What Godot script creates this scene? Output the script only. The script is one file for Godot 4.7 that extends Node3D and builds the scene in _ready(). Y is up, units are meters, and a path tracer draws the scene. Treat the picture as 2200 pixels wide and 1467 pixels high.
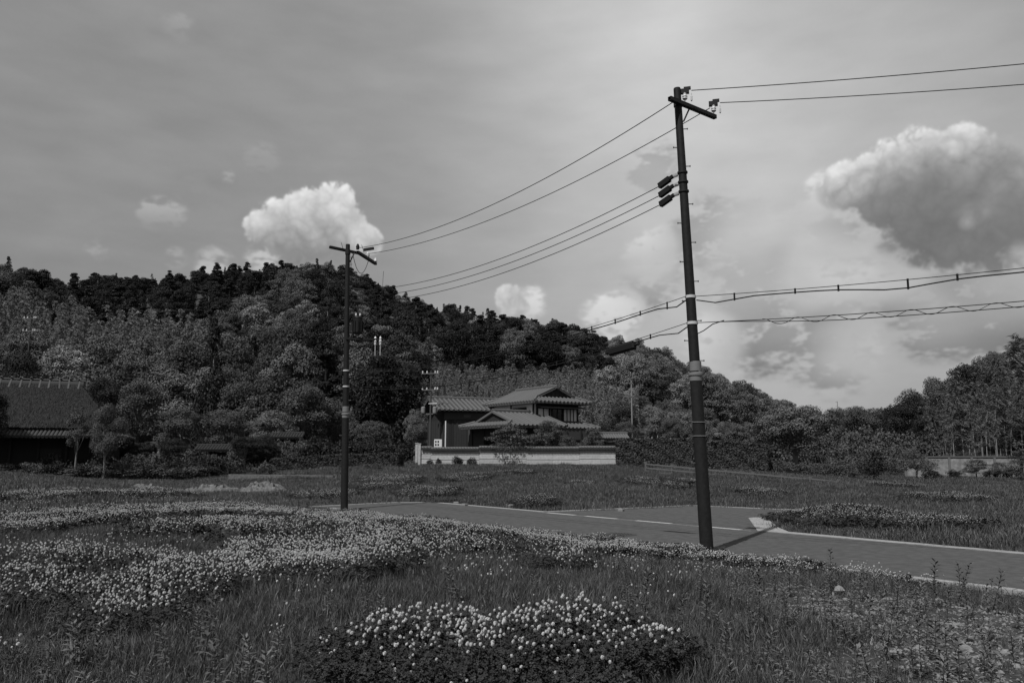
extends Node3D
# A meadow with white clover, a lane with two utility poles, an old farmhouse and a wooded hill. Monochrome.

const EYE := 2.1
const FOCAL := 1711.0      # focal length in pixels of a 2200 pixel wide frame: a 28 mm lens
const PITCH := 8.03

var mats := {}
var taken := {}
var rng := RandomNumberGenerator.new()
var rough_noise := FastNoiseLite.new()
var cloud_noise := FastNoiseLite.new()
var wisp_noise := FastNoiseLite.new()
var puff_noise := FastNoiseLite.new()

# ---------------------------------------------------------------- geometry helper
class Geo:
	var v := PackedVector3Array()
	var n := PackedVector3Array()
	var c := PackedColorArray()
	var ix := PackedInt32Array()
	var tone := 1.0

	func tri(a: Vector3, b: Vector3, d: Vector3, na := Vector3.ZERO, nb := Vector3.ZERO, nd := Vector3.ZERO) -> void:
		var f := (d - a).cross(b - a)
		if na == Vector3.ZERO:
			var g := f.normalized()
			na = g
			nb = g
			nd = g
		var k := v.size()
		v.append(a); v.append(b); v.append(d)
		n.append(na); n.append(nb); n.append(nd)
		var col := Color(tone, tone, tone)
		c.append(col); c.append(col); c.append(col)
		ix.append(k)
		if f.dot(na + nb + nd) < 0.0:
			ix.append(k + 2); ix.append(k + 1)
		else:
			ix.append(k + 1); ix.append(k + 2)

	func quad(a: Vector3, b: Vector3, d: Vector3, e: Vector3, out := Vector3.ZERO) -> void:
		var f := (d - a).cross(b - a).normalized()
		if f == Vector3.ZERO:
			f = (e - a).cross(d - a).normalized()
		if out != Vector3.ZERO and f.dot(out) < 0.0:
			f = -f
		tri(a, b, d, f, f, f)
		tri(a, d, e, f, f, f)

	# a box with chamfered vertical look is not needed at these distances; ch > 0 bevels all edges
	func box(at: Vector3, size: Vector3, turn := Basis(), ch := 0.0) -> void:
		var h := size * 0.5
		if ch <= 0.0:
			for ax in 3:
				for s in [-1.0, 1.0]:
					var p := Vector3.ZERO
					p[ax] = s * h[ax]
					var q := Vector3.ZERO
					q[(ax + 1) % 3] = h[(ax + 1) % 3]
					var r := Vector3.ZERO
					r[(ax + 2) % 3] = h[(ax + 2) % 3]
					var o := Vector3.ZERO
					o[ax] = s
					quad(at + turn * (p - q - r), at + turn * (p + q - r), at + turn * (p + q + r), at + turn * (p - q + r), turn * o)
			return
		var k := h - Vector3(ch, ch, ch)
		for ax in 3:
			var a1 := (ax + 1) % 3
			var a2 := (ax + 2) % 3
			for s in [-1.0, 1.0]:
				var o := Vector3.ZERO
				o[ax] = s
				var pts := []
				for st in [[-1, -1], [1, -1], [1, 1], [-1, 1]]:
					var p := Vector3.ZERO
					p[ax] = s * h[ax]
					p[a1] = st[0] * k[a1]
					p[a2] = st[1] * k[a2]
					pts.append(at + turn * p)
				quad(pts[0], pts[1], pts[2], pts[3], turn * o)
				for s2 in [-1.0, 1.0]:
					var o2 := Vector3.ZERO
					o2[ax] = s
					o2[a1] = s2
					var e := []
					for st in [[0, -1], [0, 1], [1, 1], [1, -1]]:
						var p := Vector3.ZERO
						p[ax] = s * (h[ax] if st[0] == 0 else k[ax])
						p[a1] = s2 * (k[a1] if st[0] == 0 else h[a1])
						p[a2] = st[1] * k[a2]
						e.append(at + turn * p)
					quad(e[0], e[1], e[2], e[3], turn * o2)

	func tube(pts: Array, radii: Array, sides := 8, caps := true) -> void:
		var rings := []
		var norms := []
		var side := Vector3.ZERO
		for i in pts.size():
			var dir: Vector3 = (pts[mini(i + 1, pts.size() - 1)] - pts[maxi(i - 1, 0)]).normalized()
			if side == Vector3.ZERO:
				side = dir.cross(Vector3.UP if absf(dir.y) < 0.9 else Vector3.RIGHT).normalized()
			side = (side - dir * side.dot(dir)).normalized()
			var up := side.cross(dir)
			var ring := PackedVector3Array()
			var nr := PackedVector3Array()
			for k in sides:
				var a := TAU * k / sides
				var o := side * cos(a) + up * sin(a)
				nr.append(o)
				ring.append(pts[i] + o * radii[mini(i, radii.size() - 1)])
			rings.append(ring)
			norms.append(nr)
		for i in pts.size() - 1:
			for k in sides:
				var l := (k + 1) % sides
				tri(rings[i][k], rings[i + 1][k], rings[i + 1][l], norms[i][k], norms[i + 1][k], norms[i + 1][l])
				tri(rings[i][k], rings[i + 1][l], rings[i][l], norms[i][k], norms[i + 1][l], norms[i][l])
		if caps:
			for e in [0, pts.size() - 1]:
				var dir: Vector3 = (pts[1] - pts[0]).normalized() * -1.0 if e == 0 else (pts[e] - pts[e - 1]).normalized()
				for k in sides:
					tri(pts[e], rings[e][k], rings[e][(k + 1) % sides], dir, dir, dir)

	# turned shape: profile of [radius, height] along axis from at
	func lathe(at: Vector3, prof: Array, sides := 10, axis := Vector3.UP) -> void:
		var pts := []
		var rad := []
		for p in prof:
			pts.append(at + axis * p[1])
			rad.append(maxf(p[0], 0.0005))
		var fixed := []
		for i in pts.size():
			fixed.append(pts[i])
		tube_axis(fixed, rad, sides, axis)

	func tube_axis(pts: Array, rad: Array, sides: int, axis: Vector3) -> void:
		var s := axis.cross(Vector3.UP if absf(axis.y) < 0.9 else Vector3.RIGHT).normalized()
		var t := s.cross(axis)
		for i in pts.size() - 1:
			var run: float = (pts[i + 1] - pts[i]).dot(axis)
			var dr: float = rad[i + 1] - rad[i]
			for k in sides:
				var a := TAU * k / sides
				var b := TAU * (k + 1) / sides
				var oa := s * cos(a) + t * sin(a)
				var ob := s * cos(b) + t * sin(b)
				var na := (oa * absf(run) - axis * dr * signf(run + 1e-9)).normalized() if absf(run) > 1e-5 else axis * (1.0 if dr < 0.0 else -1.0)
				var nb := (ob * absf(run) - axis * dr * signf(run + 1e-9)).normalized() if absf(run) > 1e-5 else na
				tri(pts[i] + oa * rad[i], pts[i + 1] + oa * rad[i + 1], pts[i + 1] + ob * rad[i + 1], na, na, nb)
				tri(pts[i] + oa * rad[i], pts[i + 1] + ob * rad[i + 1], pts[i] + ob * rad[i], na, nb, nb)
		for e in [0, pts.size() - 1]:
			var d := axis * (-1.0 if e == 0 else 1.0)
			for k in sides:
				var a := TAU * k / sides
				var b := TAU * (k + 1) / sides
				tri(pts[e], pts[e] + (s * cos(a) + t * sin(a)) * rad[e], pts[e] + (s * cos(b) + t * sin(b)) * rad[e], d, d, d)

	# a flat diamond leaf or leaf spray
	func leaf(p: Vector3, a: Vector3, b: Vector3, shade: float) -> void:
		var k := v.size()
		v.append(p - a); v.append(p + b); v.append(p + a); v.append(p - b)
		var f := a.cross(b).normalized()
		var col := Color(shade, shade, shade)
		for q in 4:
			n.append(f)
			c.append(col)
		# clockwise seen from the side f points to
		ix.append(k); ix.append(k + 1); ix.append(k + 2)
		ix.append(k); ix.append(k + 2); ix.append(k + 3)
		if (v[k + 2] - v[k]).cross(v[k + 1] - v[k]).dot(f) < 0.0:
			var m := ix.size()
			ix[m - 5] = k + 2; ix[m - 4] = k + 1
			ix[m - 2] = k + 3; ix[m - 1] = k + 2

	func add(o: Geo) -> void:
		var k := v.size()
		v.append_array(o.v); n.append_array(o.n); c.append_array(o.c)
		for i in o.ix:
			ix.append(i + k)

	func mesh(m: Material) -> ArrayMesh:
		var a := []
		a.resize(Mesh.ARRAY_MAX)
		a[Mesh.ARRAY_VERTEX] = v
		a[Mesh.ARRAY_NORMAL] = n
		a[Mesh.ARRAY_COLOR] = c
		a[Mesh.ARRAY_INDEX] = ix
		var r := ArrayMesh.new()
		r.add_surface_from_arrays(Mesh.PRIMITIVE_TRIANGLES, a)
		r.surface_set_material(0, m)
		return r

# ---------------------------------------------------------------- scene helpers
func numbered(called: String) -> String:
	taken[called] = taken.get(called, -1) + 1
	return called if taken[called] == 0 else "%s_%03d" % [called, taken[called]]

func tag(o: Node3D, label: String, category: String, group := "", kind := "") -> Node3D:
	o.set_meta("label", label)
	o.set_meta("category", category)
	if group: o.set_meta("group", group)
	if kind: o.set_meta("kind", kind)
	return o

func thing(called: String, at: Vector3, turn := 0.0) -> Node3D:
	var o := Node3D.new()
	o.name = numbered(called)
	add_child(o)
	o.position = at
	o.rotation.y = turn
	return o

func part(called: String, g: Geo, m: Material, parent: Node3D) -> MeshInstance3D:
	return part_mesh(called, g.mesh(m), parent)

func part_mesh(called: String, mesh: Mesh, parent: Node3D, at := Vector3.ZERO) -> MeshInstance3D:
	var o := MeshInstance3D.new()
	o.mesh = mesh
	o.name = called
	parent.add_child(o, true)
	o.position = at
	return o

func top_mesh(called: String, g: Geo, m: Material, at := Vector3.ZERO) -> MeshInstance3D:
	var o := MeshInstance3D.new()
	o.mesh = g.mesh(m)
	o.name = numbered(called)
	add_child(o)
	o.position = at
	return o

func many(called: String, mesh: Mesh, xf: Array, tones: Array, parent: Node3D) -> MultiMeshInstance3D:
	var mm := MultiMesh.new()
	mm.transform_format = MultiMesh.TRANSFORM_3D
	mm.use_colors = true
	mm.mesh = mesh
	mm.instance_count = xf.size()
	for i in xf.size():
		mm.set_instance_transform(i, xf[i])
		var t: float = tones[i] if tones.size() else 1.0
		mm.set_instance_color(i, Color(t, t, t))
	var o := MultiMeshInstance3D.new()
	o.multimesh = mm
	o.name = called
	parent.add_child(o, true)
	return o

func grey(l: float) -> Color:
	return Color(l, l, l).linear_to_srgb()

# plain: vertex tones times one tone
func mat(called: String, l: float, rough := 0.8, spec := 0.3, metal := 0.0) -> StandardMaterial3D:
	if mats.has(called): return mats[called]
	var m := StandardMaterial3D.new()
	m.resource_name = called
	m.albedo_color = grey(l)
	m.vertex_color_use_as_albedo = true
	m.roughness = rough
	m.metallic_specular = spec
	m.metallic = metal
	mats[called] = m
	return m

# grained: mottled tone and fine relief, in world scale
func grain(called: String, l: float, contrast: float, per_metre: float, rough := 0.85, relief := 0.0, stretch := Vector3.ONE, octaves := 5) -> StandardMaterial3D:
	if mats.has(called): return mats[called]
	var m := mat(called, 1.0, rough)
	var f := FastNoiseLite.new()
	f.seed = called.hash() % 9973
	f.noise_type = FastNoiseLite.TYPE_SIMPLEX_SMOOTH
	f.frequency = 0.02
	f.fractal_octaves = octaves
	var t := NoiseTexture2D.new()
	t.width = 512
	t.height = 512
	t.seamless = true
	t.noise = f
	var ramp := Gradient.new()
	ramp.set_color(0, grey(l * (1.0 - contrast)))
	ramp.set_color(1, grey(l * (1.0 + contrast)))
	t.color_ramp = ramp
	m.albedo_texture = t
	m.uv1_triplanar = true
	m.uv1_world_triplanar = true
	m.uv1_scale = stretch * per_metre
	if relief > 0.0:
		var b := NoiseTexture2D.new()
		b.width = 512
		b.height = 512
		b.seamless = true
		b.as_normal_map = true
		b.bump_strength = 6.0
		b.noise = f
		m.normal_enabled = true
		m.normal_texture = b
		m.normal_scale = relief
	return m

# ---------------------------------------------------------------- the lie of the land
const SKYLINE := [[-1200.0, 520.0, 230.0], [-400.0, 530.0, 230.0], [0.0, 560.0, 240.0], [130.0, 600.0, 280.0], [200.0, 585.0, 310.0], [330.0, 588.0, 330.0], [420.0, 570.0, 340.0], [560.0, 566.0, 345.0], [700.0, 560.0, 340.0], [760.0, 575.0, 335.0], [850.0, 628.0, 325.0], [910.0, 645.0, 320.0], [1030.0, 670.0, 310.0], [1130.0, 680.0, 300.0], [1250.0, 702.0, 285.0], [1380.0, 728.0, 265.0], [1470.0, 768.0, 250.0], [1580.0, 802.0, 235.0], [1650.0, 830.0, 230.0], [1720.0, 856.0, 240.0], [1800.0, 868.0, 330.0], [1900.0, 872.0, 420.0], [2200.0, 872.0, 460.0], [3600.0, 880.0, 460.0]]

func steepness(py: float) -> float:      # rise per metre of depth towards a height in the frame
	var v := (733.5 - py) / FOCAL
	return (v * cos(deg_to_rad(PITCH)) + sin(deg_to_rad(PITCH))) / (cos(deg_to_rad(PITCH)) - sin(deg_to_rad(PITCH)) * v)

func bearing(x: float, d: float) -> float:
	return 1100.0 + FOCAL * x / maxf(d, 0.1)

func ridge(b: float) -> Array:           # [height, depth] of the ridge in that bearing
	for i in SKYLINE.size() - 1:
		if b <= SKYLINE[i + 1][0] or i == SKYLINE.size() - 2:
			var t := clampf((b - SKYLINE[i][0]) / (SKYLINE[i + 1][0] - SKYLINE[i][0]), 0.0, 1.0)
			var py := lerpf(SKYLINE[i][1], SKYLINE[i + 1][1], t)
			var r := lerpf(SKYLINE[i][2], SKYLINE[i + 1][2], t)
			return [maxf(EYE + r * steepness(py) - 9.0, 4.0), r]
	return [10.0, 300.0]

func lane_side(x: float, z: float) -> float:   # metres from the lane's near edge, positive towards the camera
	return -(x - 4.2) * 0.785 + (z + 17.6) * 0.62

func land(x: float, z: float) -> float:
	var d := -z
	var s := lane_side(x, z)
	var y := 0.55 * smoothstep(0.2, 9.0, s)
	y += 1.1 * smoothstep(34.0, 76.0, d) * (1.0 - 0.75 * smoothstep(13.0, 26.0, absf(x - 1.0)))
	if d > 84.0:
		var b := bearing(x, d)
		var rg := ridge(b)
		var foot := 88.0 if b < 1500.0 else lerpf(88.0, 150.0, clampf((b - 1500.0) / 350.0, 0.0, 1.0))
		if d > foot:
			var t: float = (d - foot) / (rg[1] - foot)
			if t < 1.0:
				y += (rg[0] - 1.0) * (0.75 * t + 0.25 * smoothstep(0.0, 1.0, t))
			else:
				y += (rg[0] - 1.0) * maxf(0.0, 1.0 - (t - 1.0) * 0.8)
	if d > 55.0:
		var u := x / d
		y += 8.0 * smoothstep(0.45, 0.70, u) * smoothstep(66.0, 100.0, d)
	# unevenness
	var k := smoothstep(0.4, 4.0, s) + smoothstep(0.5, 3.0, -5.3 - s) * smoothstep(4.6, 7.0, Vector2(x - 6.6, z + 28.6).length())
	y += rough_noise.get_noise_2d(x * 14.0, z * 14.0) * 0.10 * minf(k, 1.0)
	y += rough_noise.get_noise_2d(x * 3.0 + 50.0, z * 3.0) * 0.22 * minf(k, 1.0)
	y -= 0.07 * (1.0 - minf(k, 1.0))
	y += 0.34 * exp(-pow(x - 10.1, 2.0) / 2.2 - pow(z + 24.9, 2.0) / 2.0)       # the mound on the corner of the lane
	return y

func spot(px: float, d: float) -> Vector3:     # the point of the land at depth d in the bearing px
	var x := (px - 1100.0) / FOCAL * d
	return Vector3(x, land(x, -d), -d)

func aloft(px: float, py: float, d: float) -> Vector3:
	var v := (733.5 - py) / FOCAL
	var f := cos(deg_to_rad(PITCH)) - sin(deg_to_rad(PITCH)) * v
	return Vector3((px - 1100.0) / FOCAL * d / f, EYE + d * steepness(py), -d)

func on_lane(p: Vector2, grow := 0.0) -> bool:
	var s := lane_side(p.x, p.y)
	if s < 0.0 + grow and s > -5.2 - grow:
		var along := (p.x - 4.2) * 0.62 + (p.y + 17.6) * 0.785
		if along > -20.0: return true
	return Geometry2D.is_point_in_polygon(p, side_road)

var side_road := PackedVector2Array([Vector2(1.2, -29.5), Vector2(7.3, -33.4), Vector2(11.8, -29.7), Vector2(10.6, -28.8), Vector2(8.7, -27.5), Vector2(8.3, -25.3), Vector2(7.9, -23.2), Vector2(7.5, -21.6)])

# ---------------------------------------------------------------- sky
# clouds: [frame x, frame y, radius, tone at the middle, rise of tone upwards, softness]
const CLOUDS := [
	[590, 488, 50, 158, 40, 0], [635, 462, 48, 172, 34, 0], [685, 445, 46, 178, 30, 0], [724, 432, 38, 190, 20, 0], [742, 468, 36, 172, 26, 0], [630, 505, 62, 148, 42, 0], [700, 500, 60, 150, 36, 0], [772, 512, 36, 170, 16, 0.3], [548, 490, 26, 172, 20, 0], [800, 520, 22, 168, 10, 0.4], [570, 556, 40, 172, 8, 0.5], [460, 570, 40, 160, 0, 0.8],
	[1990, 335, 66, 158, 50, 0], [2060, 325, 60, 158, 46, 0.1], [2120, 335, 60, 150, 46, 0.1], [1915, 362, 60, 156, 48, 0.1], [1850, 388, 54, 158, 44, 0.2], [1800, 402, 44, 158, 26, 0.3], [1880, 425, 62, 120, 24, 0.2], [1960, 430, 90, 108, 16, 0.2], [2050, 430, 100, 104, 14, 0.1], [2130, 410, 90, 116, 26, 0.2], [1985, 500, 72, 102, 6, 0.3], [2050, 520, 72, 100, 4, 0.3], [2140, 510, 80, 106, 8, 0.4], [2105, 470, 40, 140, 30, 0], [2078, 480, 16, 190, 16, 0], [2198, 546, 30, 172, 20, 0.4], [2210, 400, 80, 126, 26, 0.3], [2215, 480, 70, 112, 12, 0.4], [1770, 408, 40, 146, 16, 0.7], [1935, 550, 50, 104, 0, 0.7],
	[1100, 648, 34, 166, 18, 0], [1090, 632, 20, 176, 12, 0], [1140, 650, 34, 166, 10, 0.5], [1305, 690, 55, 158, 12, 0.5], [1340, 670, 40, 160, 10, 0.7],
	[345, 462, 44, 142, 22, 0.7], [320, 452, 26, 146, 16, 0.6], [375, 460, 24, 142, 14, 0.6], [205, 540, 26, 140, 10, 0.7], [490, 380, 15, 146, 8, 0.7], [560, 345, 40, 130, 6, 1], [385, 58, 34, 132, 6, 1], [330, 42, 30, 124, 4, 1], [375, 555, 26, 140, 10, 0.8], [420, 415, 40, 124, 4, 1],
	[1415, 355, 55, 112, -4, 0.6], [1390, 380, 40, 116, 0, 0.8], [1530, 470, 60, 112, 0, 0.8], [1610, 455, 40, 116, 0, 0.8], [1545, 270, 30, 124, 0, 0.9], [1600, 520, 80, 124, 12, 0.9], [1470, 530, 60, 112, 0, 0.9], [1720, 515, 90, 118, 12, 0.9], [1800, 520, 60, 110, 0, 0.8],
	[1400, 540, 50, 142, 14, 0.8], [1390, 600, 70, 118, 14, 0.9], [1620, 610, 100, 116, 8, 1], [1780, 600, 90, 138, 14, 1], [1800, 695, 65, 102, 6, 0.6], [1640, 700, 110, 112, 12, 1], [1530, 740, 60, 146, 14, 0.8], [1830, 745, 70, 142, 12, 0.6], [1790, 775, 80, 112, 4, 0.9], [2010, 640, 130, 112, 10, 1], [2080, 690, 90, 120, 12, 1], [2120, 610, 80, 106, 4, 0.9], [2180, 690, 90, 108, 6, 0.9], [1930, 600, 60, 140, 14, 0.9], [2010, 700, 70, 124, 12, 1], [2160, 640, 80, 138, 14, 1],
]
var cloud_dirs := []
var cloud_rad := PackedFloat32Array()
var cloud_bins := []

func sky_tone(dir: Vector3) -> float:
	var el := rad_to_deg(asin(clampf(dir.y, 0.0, 1.0)))
	# thin veil with streaks, denser and brighter in places
	var w := Vector3(dir.x, dir.y * 3.2, dir.z)
	var streak := wisp_noise.get_noise_3dv(w * 70.0)
	var broad := wisp_noise.get_noise_3dv(dir * 24.0 + Vector3(9, 4, 2))
	var veil := wisp_noise.get_noise_3dv(dir * 9.0 + Vector3(40, 7, 3))
	var t := 141.0 + 7.0 * broad + 8.0 * streak
	t += 10.0 * smoothstep(-0.1, 0.5, veil)
	t += 30.0 * exp(-dir.distance_squared_to(veil_dir) / 0.032)       # the thin sunlit cloud high over the lane
	t += 46.0 * exp(-dir.distance_squared_to(veil_low) / 0.15)
	t -= 6.0 * smoothstep(30.0, 60.0, el)
	# clouds: heaped ones with lit tops, and soft shreds that only tint the veil
	var heap := 0.0
	var tone := 0.0
	var shred := 0.0
	var tint := 0.0
	var bin: PackedInt32Array = cloud_bins[int((atan2(dir.x, -dir.z) / TAU + 0.5) * 71.99)]
	for i in bin:
		var cd: Vector3 = cloud_dirs[i]
		var r := cloud_rad[i]
		var off := dir - cd
		var q := off.length_squared() / (r * r)
		if q < 2.2:
			var c: Array = CLOUDS[i % CLOUDS.size()]
			var k := 1.0 - q / 2.2
			k = k * k
			if c[5] < 0.45:
				heap += k
				tone += k * (float(c[3]) + 16.0 + float(c[4]) * (off.y - 0.35 * off.dot(cd.cross(Vector3.UP))) / r)
			else:
				shred += k
				tint += k * (float(c[3]) - 122.0 + float(c[4]) * off.y / r)
	if shred > 0.01:
		var wisp := Vector3(dir.x, dir.y * 2.2, dir.z)
		var n := cloud_noise.get_noise_3dv(wisp * 430.0) + 0.6 * cloud_noise.get_noise_3dv(wisp * 1300.0)
		tint /= shred
		t += (tint * 0.9 if tint > 0.0 else tint * 2.5) * smoothstep(0.05, 0.9, shred * (0.85 + 1.5 * n))
	if heap > 0.01:
		tone /= heap
		var warp := Vector3(cloud_noise.get_noise_3dv(dir * 700.0), cloud_noise.get_noise_3dv(dir * 700.0 + Vector3(31, 0, 0)), cloud_noise.get_noise_3dv(dir * 700.0 + Vector3(0, 57, 0))) * 0.004
		var w2 := dir + warp
		var b := 0.52 * absf(puff_noise.get_noise_3dv(w2 * 420.0)) + 0.30 * absf(puff_noise.get_noise_3dv(w2 * 900.0)) + 0.18 * absf(puff_noise.get_noise_3dv(w2 * 1900.0)) + 0.10 * absf(puff_noise.get_noise_3dv(w2 * 3800.0))
		var n := cloud_noise.get_noise_3dv(dir * 900.0)
		var thick := heap + (b - 0.30) * 1.5 * minf(1.0, heap * 3.0) + n * 0.18
		var a := smoothstep(0.16, lerpf(1.05, 0.62, smoothstep(120.0, 175.0, tone)), thick)
		t = lerpf(t, tone + ((b - 0.3) * 60.0 + n * 10.0) * lerpf(0.3, 1.0, smoothstep(118.0, 175.0, tone)), a)
	return clampf(t, 40.0, 235.0) / 255.0

var veil_dir := Vector3.ZERO
var veil_low := Vector3.ZERO

func make_sky() -> Image:
	cloud_noise.seed = 11
	cloud_noise.noise_type = FastNoiseLite.TYPE_SIMPLEX_SMOOTH
	cloud_noise.frequency = 0.05
	cloud_noise.fractal_octaves = 4
	puff_noise.seed = 23
	puff_noise.noise_type = FastNoiseLite.TYPE_SIMPLEX_SMOOTH
	puff_noise.frequency = 0.05
	puff_noise.fractal_type = FastNoiseLite.FRACTAL_NONE
	wisp_noise.seed = 5
	wisp_noise.noise_type = FastNoiseLite.TYPE_SIMPLEX_SMOOTH
	wisp_noise.frequency = 0.1
	wisp_noise.fractal_octaves = 4
	var eye := Vector3(0, EYE, 0)
	veil_dir = (aloft(1370, 30, 100.0) - eye).normalized()
	veil_low = (aloft(1600, 430, 100.0) - eye).normalized()
	# the clouds in view, and the same sort of clouds round the rest of the sky
	for turn in [0.0, 75.0, 150.0, 225.0, 290.0]:
		for c in CLOUDS:
			var dv := (aloft(c[0], c[1], 100.0) - eye).normalized()
			cloud_dirs.append(dv.rotated(Vector3.UP, deg_to_rad(turn)))
			var off := Vector2(c[0] - 1100.0, c[1] - 733.5).length() / FOCAL
			cloud_rad.append(float(c[2]) / FOCAL / (1.0 + off * off) * 1.05)
	for k in 72:
		var bin := PackedInt32Array()
		var az := (k + 0.5) / 72.0 * TAU - PI
		for i in cloud_dirs.size():
			var cd: Vector3 = cloud_dirs[i]
			var reach := cloud_rad[i] * 1.5 / maxf(0.3, sqrt(1.0 - cd.y * cd.y)) + 0.05
			if absf(angle_difference(az, atan2(cd.x, -cd.z))) < reach:
				bin.append(i)
		cloud_bins.append(bin)
	var lo := sky_patch(1024, 512, 0, 1024, 0, 258)
	lo.resize(4096, 2048, Image.INTERPOLATE_CUBIC)
	var x0 := 2048 - 470
	var hi := sky_patch(4096, 2048, x0, 940, 420, 620)
	lo.blit_rect(hi, Rect2i(0, 0, 940, 620), Vector2i(x0, 420))
	var turned := Image.create(4096, 2048, false, Image.FORMAT_L8)     # north, the way the camera looks, lies at the panorama's edge
	turned.blit_rect(lo, Rect2i(2048, 0, 2048, 2048), Vector2i(0, 0))
	turned.blit_rect(lo, Rect2i(0, 0, 2048, 2048), Vector2i(2048, 0))
	return turned

func sky_patch(w: int, h: int, x0: int, nx: int, y0: int, ny: int) -> Image:
	var full := nx == w
	var im := Image.create(nx, h if full else ny, false, Image.FORMAT_L8)
	var bytes := im.get_data()
	var last := 128
	for j in (h if full else ny):
		var el := (0.5 - (y0 + j + 0.5) / h) * PI
		if full and j >= ny:
			for i in nx: bytes[j * nx + i] = 110
			continue
		for i in nx:
			var az := ((x0 + i + 0.5) / w - 0.5) * TAU
			bytes[j * nx + i] = int(sky_tone(Vector3(sin(az) * cos(el), sin(el), -cos(az) * cos(el))) * 255.0 + rng.randf())
	return Image.create_from_data(nx, h if full else ny, false, Image.FORMAT_L8, bytes)

# ---------------------------------------------------------------- ground and lane
func make_ground() -> void:
	var az := []
	var a := -180.0
	while a < 180.01:
		az.append(deg_to_rad(a))
		a += 0.35 if absf(a) < 42.0 else 4.0
	var rad := []
	var r := 0.4
	while r < 1600.0:
		rad.append(r)
		r += maxf(0.25, r * 0.022)
	rad.append(1600.0)
	var v := PackedVector3Array()
	var n := PackedVector3Array()
	var ix := PackedInt32Array()
	for i in rad.size():
		for k in az.size():
			var x: float = sin(az[k]) * rad[i]
			var z: float = -cos(az[k]) * rad[i]
			v.append(Vector3(x, land(x, z), z))
	var w := az.size()
	n.resize(v.size())
	for i in rad.size() - 1:
		for k in w - 1:
			var q := i * w + k
			ix.append(q); ix.append(q + w); ix.append(q + w + 1)
			ix.append(q); ix.append(q + w + 1); ix.append(q + 1)
			var f := (v[q + w] - v[q]).cross(v[q + 1] - v[q]).normalized()
			if f.y < 0.0: f = -f
			for o in [q, q + w, q + 1, q + w + 1]: n[o] += f
	for k in n.size(): n[k] = n[k].normalized()
	var f0 := (v[ix[2]] - v[ix[0]]).cross(v[ix[1]] - v[ix[0]])
	if f0.y < 0.0:
		for k in range(0, ix.size(), 3):
			var sw := ix[k + 1]
			ix[k + 1] = ix[k + 2]
			ix[k + 2] = sw
	var g := Geo.new()
	g.v = v
	g.n = n
	g.ix = ix
	g.c.resize(v.size())
	g.c.fill(Color.WHITE)
	var soil := grain("soil_and_moss", 0.055, 0.7, 0.7, 0.95, 0.8)
	top_mesh("ground", g, soil).set_meta("kind", "structure")

func slab(g: Geo, poly: PackedVector2Array, y: float, deep := 0.12) -> void:
	var t := Geometry2D.triangulate_polygon(poly)
	for k in range(0, t.size(), 3):
		var p: Array = []
		for j in 3: p.append(Vector3(poly[t[k + j]].x, y, poly[t[k + j]].y))
		g.tri(p[0], p[1], p[2], Vector3.UP, Vector3.UP, Vector3.UP)
	var mid := Vector2.ZERO
	for p in poly: mid += p / poly.size()
	for k in poly.size():
		var a := poly[k]
		var b := poly[(k + 1) % poly.size()]
		var o := (b - a).orthogonal().normalized()
		if Geometry2D.is_point_in_polygon((a + b) * 0.5 + o * 0.01, poly): o = -o
		g.quad(Vector3(a.x, y, a.y), Vector3(b.x, y, b.y), Vector3(b.x, y - deep, b.y), Vector3(a.x, y - deep, a.y), Vector3(o.x, 0, o.y))

func strip(g: Geo, line: Array, wide: float, y: float, joint := 2.0, gap := 0.012) -> void:   # kerb blocks laid end to end along a line
	for i in line.size() - 1:
		var a: Vector2 = line[i]
		var b: Vector2 = line[i + 1]
		var len := a.distance_to(b)
		var dir := (b - a) / len
		var o := dir.orthogonal()
		var cnt := maxi(1, roundi(len / joint))
		for k in cnt:
			var p := a + dir * (len * k / cnt + gap)
			var q := a + dir * (len * (k + 1) / cnt)
			var lift := y + rng.randf_range(-0.004, 0.004)
			slab(g, PackedVector2Array([p, q, q + o * wide, p + o * wide]), lift)

func lane_point(along: float, across: float) -> Vector2:
	return Vector2(4.2, -17.6) + Vector2(0.62, 0.785) * along + Vector2(0.785, -0.62) * across

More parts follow.
